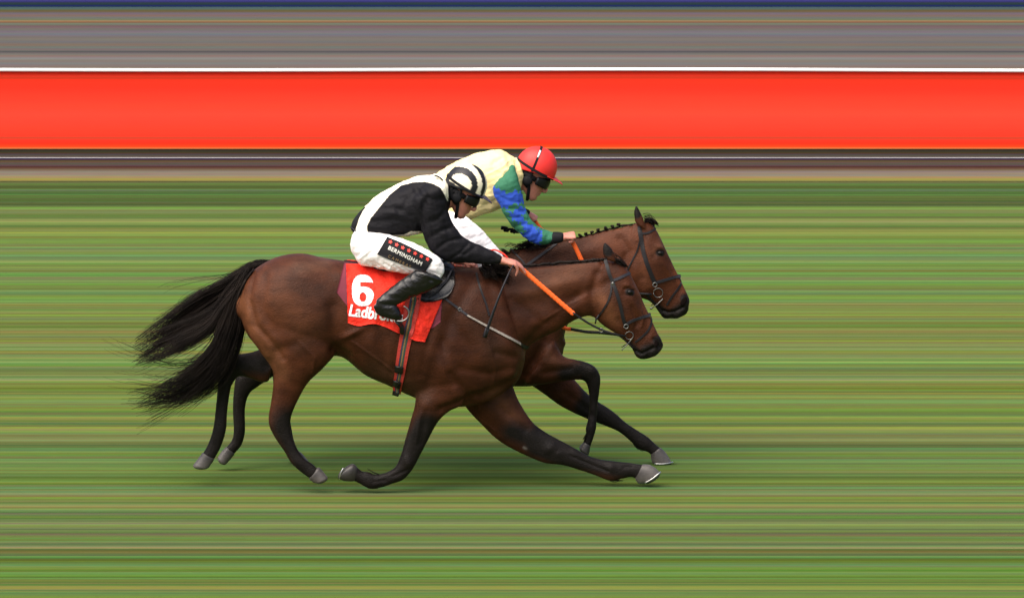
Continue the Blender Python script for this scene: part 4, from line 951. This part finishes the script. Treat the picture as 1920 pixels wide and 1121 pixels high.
# hem and collar
mb = MB(); tube(mb, [P(814, 327.5, YJ - .06), P(822, 331, YJ - .09), P(831, 338, YJ - .12), P(836, 352, YJ - .14), P(839, 372, YJ - .13)], [.007, .010, .012, .012, .008], 8, sub=4)
me = mb.mesh(); colour(me, np.tile([.86, .8, .63], (len(me.vertices), 1))); link('collar', me, M['satin'], pa)
mb = MB(); tube(mb, [P(815, 329, YJ - .10), P(823, 332, YJ - .12), P(830, 338, YJ - .15)], .005, 8, sub=4); mb.build('collar_edge', M['black'], pa)
# breeches
mb = MB(); loft(mb, thighA, YJ, -.2, sub=5, n=30, e=2.2); loft(mb, thighF, YJ, 0, sub=5, n=30)
loft(mb, [(664,428,700,438,.14),(660,447,705,452,.155),(661,468,700,480,.16),(672,490,690,494,.12)], YJ, 0, sub=4, n=28)
bgv = [([(700,440),(690,462),(672,480)],4,.010),([(712,446),(700,470),(680,486)],3.5,.008),([(668,450),(690,452)],4,.008),([(720,505),(700,492)],3,.006),([(740,508),(722,495)],3,.007),([(755,511),(740,499)],3,.007),([(770,512),(756,502)],3,.006),([(705,500),(690,490)],3,.006),([(665,468),(685,462)],4,.006),([(810,500),(832,498)],3.5,.006),([(806,510),(826,516)],3,.005)]
me = cloth_mesh(mb, .0052, 4, .0028, 21, bgv, [(815,498,10,8,0,.006)], YJ)
n_ = len(me.vertices); colour(me, np.tile([.86, .82, .80], (n_, 1))); brA_ = link('breeches', me, M['cloth'], pa); treeBr = tree_of(me)
# printed thigh panel
mb = patch([(726,444),(755,456),(785,471),(812,486)], [(707,477),(735,489),(770,502),(797,510)], treeBr, .010, .003, 8, 8); pn = mb.build('thigh_panel', M['black'], pa); treeP = tree_of(pn.data)
du = Vector((.895, .445)); dv = (.43, -.9)
def star(px, py, r, tree, matl, parent):
    mb = MB(); vs = []
    for k in range(10):
        a = math.pi / 2 + k * math.pi / 5; q = r if k % 2 == 0 else r * .5
        x, y = px + du[0] * q * math.cos(a) + dv[0] * q * math.sin(a), py + du[1] * q * math.cos(a) + dv[1] * q * math.sin(a)
        h = tree.ray_cast(CAMP, ray(x, y)); vs.append(h[0] - ray(x, y) * .003 if h[0] is not None else P(x, y, YJ - .3))
    mb.add(vs, [tuple(range(10))]); mb.build('star', matl, parent, False)
for i in range(7): star(732 + i * 11.6, 453.5 + i * 5.4, 4.3, treeP, M['redprint'], pn)
glyphs('lettering', 'BERMINGHAM', (759.5, 480.0), du, dv, 10.4, treeP, M['greyprint'], pn, lift=.003, bold=.05, spacing=1.12, xs=.98)
glyphs('lettering', 'CAMERAS', (749, 490.5), du, dv, 8.0, treeP, M['goldprint'], pn, lift=.003, bold=.02, spacing=1.5)
boot(pa, [(831,527,779,507,.052,-.01),(826,532,770,513,.058),(812,541,757,521,.056),(796,549,742,532,.052),(778,556,728,543,.047),(762,563,716,553,.043),(748,570,704,564,.042)],
     [(722,553,700,577,.036),(731,560,706,588,.04),(738,566,718,594,.043),(745,574,733,598,.044),(750,583,744,600,.036),(753,590,751,599,.02)], YJ, -.36)
boot(pa, [(820,530,785,515,.05),(800,550,760,535,.05),(770,565,735,555,.042),(745,575,715,570,.04)], [(722,553,700,577,.036),(738,566,718,594,.04),(750,583,744,600,.034)], YJ, .34)
# dark waistband end showing behind the seat of the breeches
mb = MB(); loft(mb, [(684,388,690,398,.05),(672,400,684,410,.07),(661,415,673,424,.08),(658,428,668,434,.07)], YJ, 0, sub=4, n=18); mb.build('back_protector', M['black'], pa)
mb = MB(); tube(mb, [P(657, 426, -.07), P(663, 430, -.10), P(669, 434, -.12)], .004, 8); mb.build('protector_edge', M['grey_strap'], pa)
mb = MB(); loft(mb, [(662,434,669,434,.03),(661,446,667,447,.03)], YJ, -.03, sub=3, n=12); mb.build('cap_tail', M['black'], pa)
def hoopcap(L):
    r = np.hypot((L[:, 0] + .045) / 1.0, (L[:, 2] - .005) / 1.0)
    b = ((r > .076) & (r < .116)) | ((r > .147) & (r < .169))
    side_b = (L[:, 2] < -.0) & (L[:, 0] < .02) & (L[:, 0] > -.2)
    return np.where((b | (L[:, 2] < -.004))[:, None], np.array([.008, .008, .012]), np.array([.86, .78, .58]))
hA = helmet(pa, mA, hoopcap, (.03, .025, .07), 'black', straps=False)
goggles(pa, mA); chin_harness(pa, mA)
mb = MB(); tube(mb, [P(964, 496, -.19), P(955, 511, -.25), P(935, 558, -.33), P(918, 605, -.31), P(909, 631, -.28)], [.006, .0075, .010, .0135, .0145], 8, flat=.6, sub=5)
wh = empty('whip', P(935, 560, -.3)); tag(wh, 'grey whip held down across the shoulder of the nearer horse', 'whip')
mb.build('shaft', M['grey_strap'], wh)
mb = MB(); tube(mb, [P(914, 616, -.301), P(908.5, 632, -.281)], .0145, 8, flat=.6); mb.build('flap', M['grey_strap'], wh)
# red rein end at the cuff
mb = MB(); tube(mb, [P(916, 470, -.10), P(930, 469, -.13), P(945, 477, -.15), P(952, 484, -.14)], .006, 8, sub=4); mb.build('rein_end', M['redprint'], rnA)

# ---- rider in yellow, green and blue
YK = YB
pb = empty('person', P(830, 440, YK)); tag(pb, 'jockey in red cap, yellow body and green and blue sleeves riding the farther horse', 'person')
mB = head_frame(1006, 317, 23, YK, .98)
torsoB = [(800,345,835,430,.14),(815,330,862,415,.16),(832,318,885,410,.175),(856,304,900,404,.19),(882,292,918,398,.20),(910,285,938,390,.205),(938,282,958,380,.20),(955,291,970,368,.165),(966,298,978,350,.11)]
armB = [(965,312,930,330,.05,.04),(972,335,925,345,.066),(978,360,925,362,.066),(983,385,936,382,.062),(990,402,944,400,.06),(998,414,958,420,.058),(1008,424,976,440,.054),(1022,431,998,455,.048),(1038,436,1020,459,.042),(1052,437,1050,453,.034)]
armBF = [(960,320,930,345,.06),(968,350,938,365,.056),(976,375,948,388,.052),(984,390,962,402,.045),(991,397,978,412,.036)]
thighB = [(812,392,806,428,.10,.06),(838,394,824,462,.12,.03),(868,404,835,490,.11,0),(896,424,860,500,.095,-.02),(919,449,885,505,.08,-.03),(935,468,905,510,.065,-.04),(944,482,925,515,.05,-.04)]
thighBF = [(812,394,806,428,.10,0),(838,400,824,462,.12,.04),(866,412,835,490,.11,.1),(894,434,860,500,.095,.15),(915,458,885,505,.08,.2),(928,476,905,512,.06,.22)]
mb = MB(); head_mesh(mb, mB)
tube(mb, [mB @ Vector((-.045, 0, -.06)), mB @ Vector((-.07, 0, -.13)), P(960, 330, YK), P(945, 338, YK)], [.058, .06, .06, .05], 16, sub=3)
loft(mb, torsoB, YK, 0, sub=3, n=20, shrink=.60); loft(mb, armB, YK, -.17, sub=3, n=14, shrink=.5); loft(mb, armBF, YK, .17, sub=3, n=14, shrink=.5)
loft(mb, [(1038,437,1034,452,.026),(1052,437,1050,452,.026),(1060,437,1058,453,.026)], YK, -.17, sub=3, n=14)
hand_mesh(mb, P(1054, 444, YK - .17), (1, .1, .12), (-.1, -.45, 1), (1.25, 1.25, .8), side=1, Lp=.080, fl=(.066, .07, .066, .056), thumb=(.1, .9))
hand_mesh(mb, P(985, 399, YK + .17), (1, .0, -.55), (.5, -.3, 1), (1.1, 1.2, .8), side=-1, Lp=.075, fl=(.062, .066, .062, .052), thumb=(.1, .9))
skin_mesh(pb, mb, mB)
mb = MB(); loft(mb, torsoB, YK, 0, sub=5, n=36, e=2.3)
fg = [([(940,300),(950,325),(960,340)],5,.006),([(925,310),(938,335)],5,.007),([(900,330),(925,360),(930,385)],6,.008),([(880,320),(905,350),(915,385)],6,.007),([(952,300),(962,325)],4,.006),([(870,390),(900,385),(925,380)],5,.007),([(855,330),(880,360)],6,.006)]
me = cloth_mesh(mb, .0055, 4, .0038, 31, fg, [], YK); n_ = len(me.vertices)
colour(me, np.tile([.86, .73, .36], (n_, 1))); link('jacket', me, M['satin'], pb)
for arm, yo in ((armB, -.17), (armBF, .17)):
    mb = MB(); loft(mb, arm, YK, yo, sub=5, n=26)
    sg = [([(930,365),(955,378),(975,380)],4,.006),([(945,392),(965,392),(980,398)],4,.007),([(950,410),(975,408),(990,412)],4,.007),([(965,425),(985,420),(998,424)],4,.006),([(985,442),(1000,430)],4,.006),([(1005,452),(1015,434)],3,.005),([(1022,455),(1028,438)],3,.004)] if yo < 0 else []
    me = cloth_mesh(mb, .005, 4, .0034, 41, sg, [], YK)
    px, py = proj(get_co(me)); c = np.tile([.035, .155, .085], (len(px), 1))
    for poly in ([(918,345),(928,350),(940,358),(955,364),(966,356),(980,364),(984,378),(975,384),(962,380),(950,392),(936,386),(926,372)], [(950,394),(962,398),(972,388),(990,388),(988,398),(978,404),(990,420),(1004,424),(1008,440),(1006,460),(985,455),(972,440),(985,436),(978,420),(962,412)], [(1010,425),(1018,440),(1010,462),(1004,462),(1008,440)]):
        q = inpoly(px + 2.2 * np.sin(py * .75) + 1.2 * np.sin(px * 1.1), py + 2.2 * np.sin(px * .6) + 1.2 * np.sin(py * 1.3), poly); c[q] = (.03, .085, .48)
    colour(me, c); link('sleeve', me, M['satin'], pb)
mb = MB(); loft(mb, [(1038,435,1034,458,.043),(1045,435,1042,457,.042),(1054,436,1052,455,.038)], YK, -.17, sub=4, n=24); mb.build('cuff', M['black'], pb)
mb = MB(); loft(mb, [(984,390,974,409,.04),(992,394,984,412,.038)], YK, .17, sub=4, n=24); mb.build('cuff', M['black'], pb)
mb = MB(); loft(mb, thighB, YK, -.2, sub=5, n=30); loft(mb, thighBF, YK, 0, sub=5, n=30)
me = cloth_mesh(mb, .0055, 4, .0030, 51, [([(850,415),(875,410)],4,.006),([(865,430),(892,424)],4,.006),([(880,448),(908,440)],4,.006),([(895,465),(922,456)],4,.006)], [], YK)
colour(me, np.tile([.86, .83, .84], (len(me.vertices), 1))); link('breeches', me, M['cloth'], pb)
boot(pb, [(944,494,905,500,.05),(925,520,880,515,.05),(890,545,850,535,.044),(865,560,830,552,.042)], [(848,545,825,570,.036),(862,556,840,585,.042),(876,572,866,590,.034)], YK, -.32)
def redcap(L): 
    return np.tile([.70, .028, .022], (len(L), 1))
helmet(pb, mB, redcap, (.72, .03, .022), 'black', straps=True)
goggles(pb, mB); chin_harness(pb, mB)
mb = MB(); tube(mb, [mB @ Vector((-.028, -.118 * math.sin(math.radians(t)) * 1.03, .142 * math.cos(math.radians(t)) * 1.03 + .012)) for t in (34, 42, 50, 58)], .007, 6, flat=.9); mb.build('helmet_tag', M['print'], pb)
wh2 = empty('whip', P(965, 430, YK + .2)); tag(wh2, 'dark whip with a tufted end behind the green and blue sleeve', 'whip')
mb = MB(); tube(mb, [P(998, 404, YK + .2), P(985, 420, YK + .22), P(970, 432, YK + .22), P(955, 430, YK + .22)], .005, 8, sub=4); mb.build('shaft', M['strap'], wh2)
mb = MB(); rs = random.Random(5)
for i in range(16):
    x = 942 + 30 * rs.random(); ball(mb, P(x, 428 + (x - 942) * .25 + rs.uniform(-3, 3), YK + .22), (.016 * rs.uniform(.6, 1.2), .008, .010 * rs.uniform(.6, 1.2)), 8, 6)
mb.build('flap', M['black'], wh2)
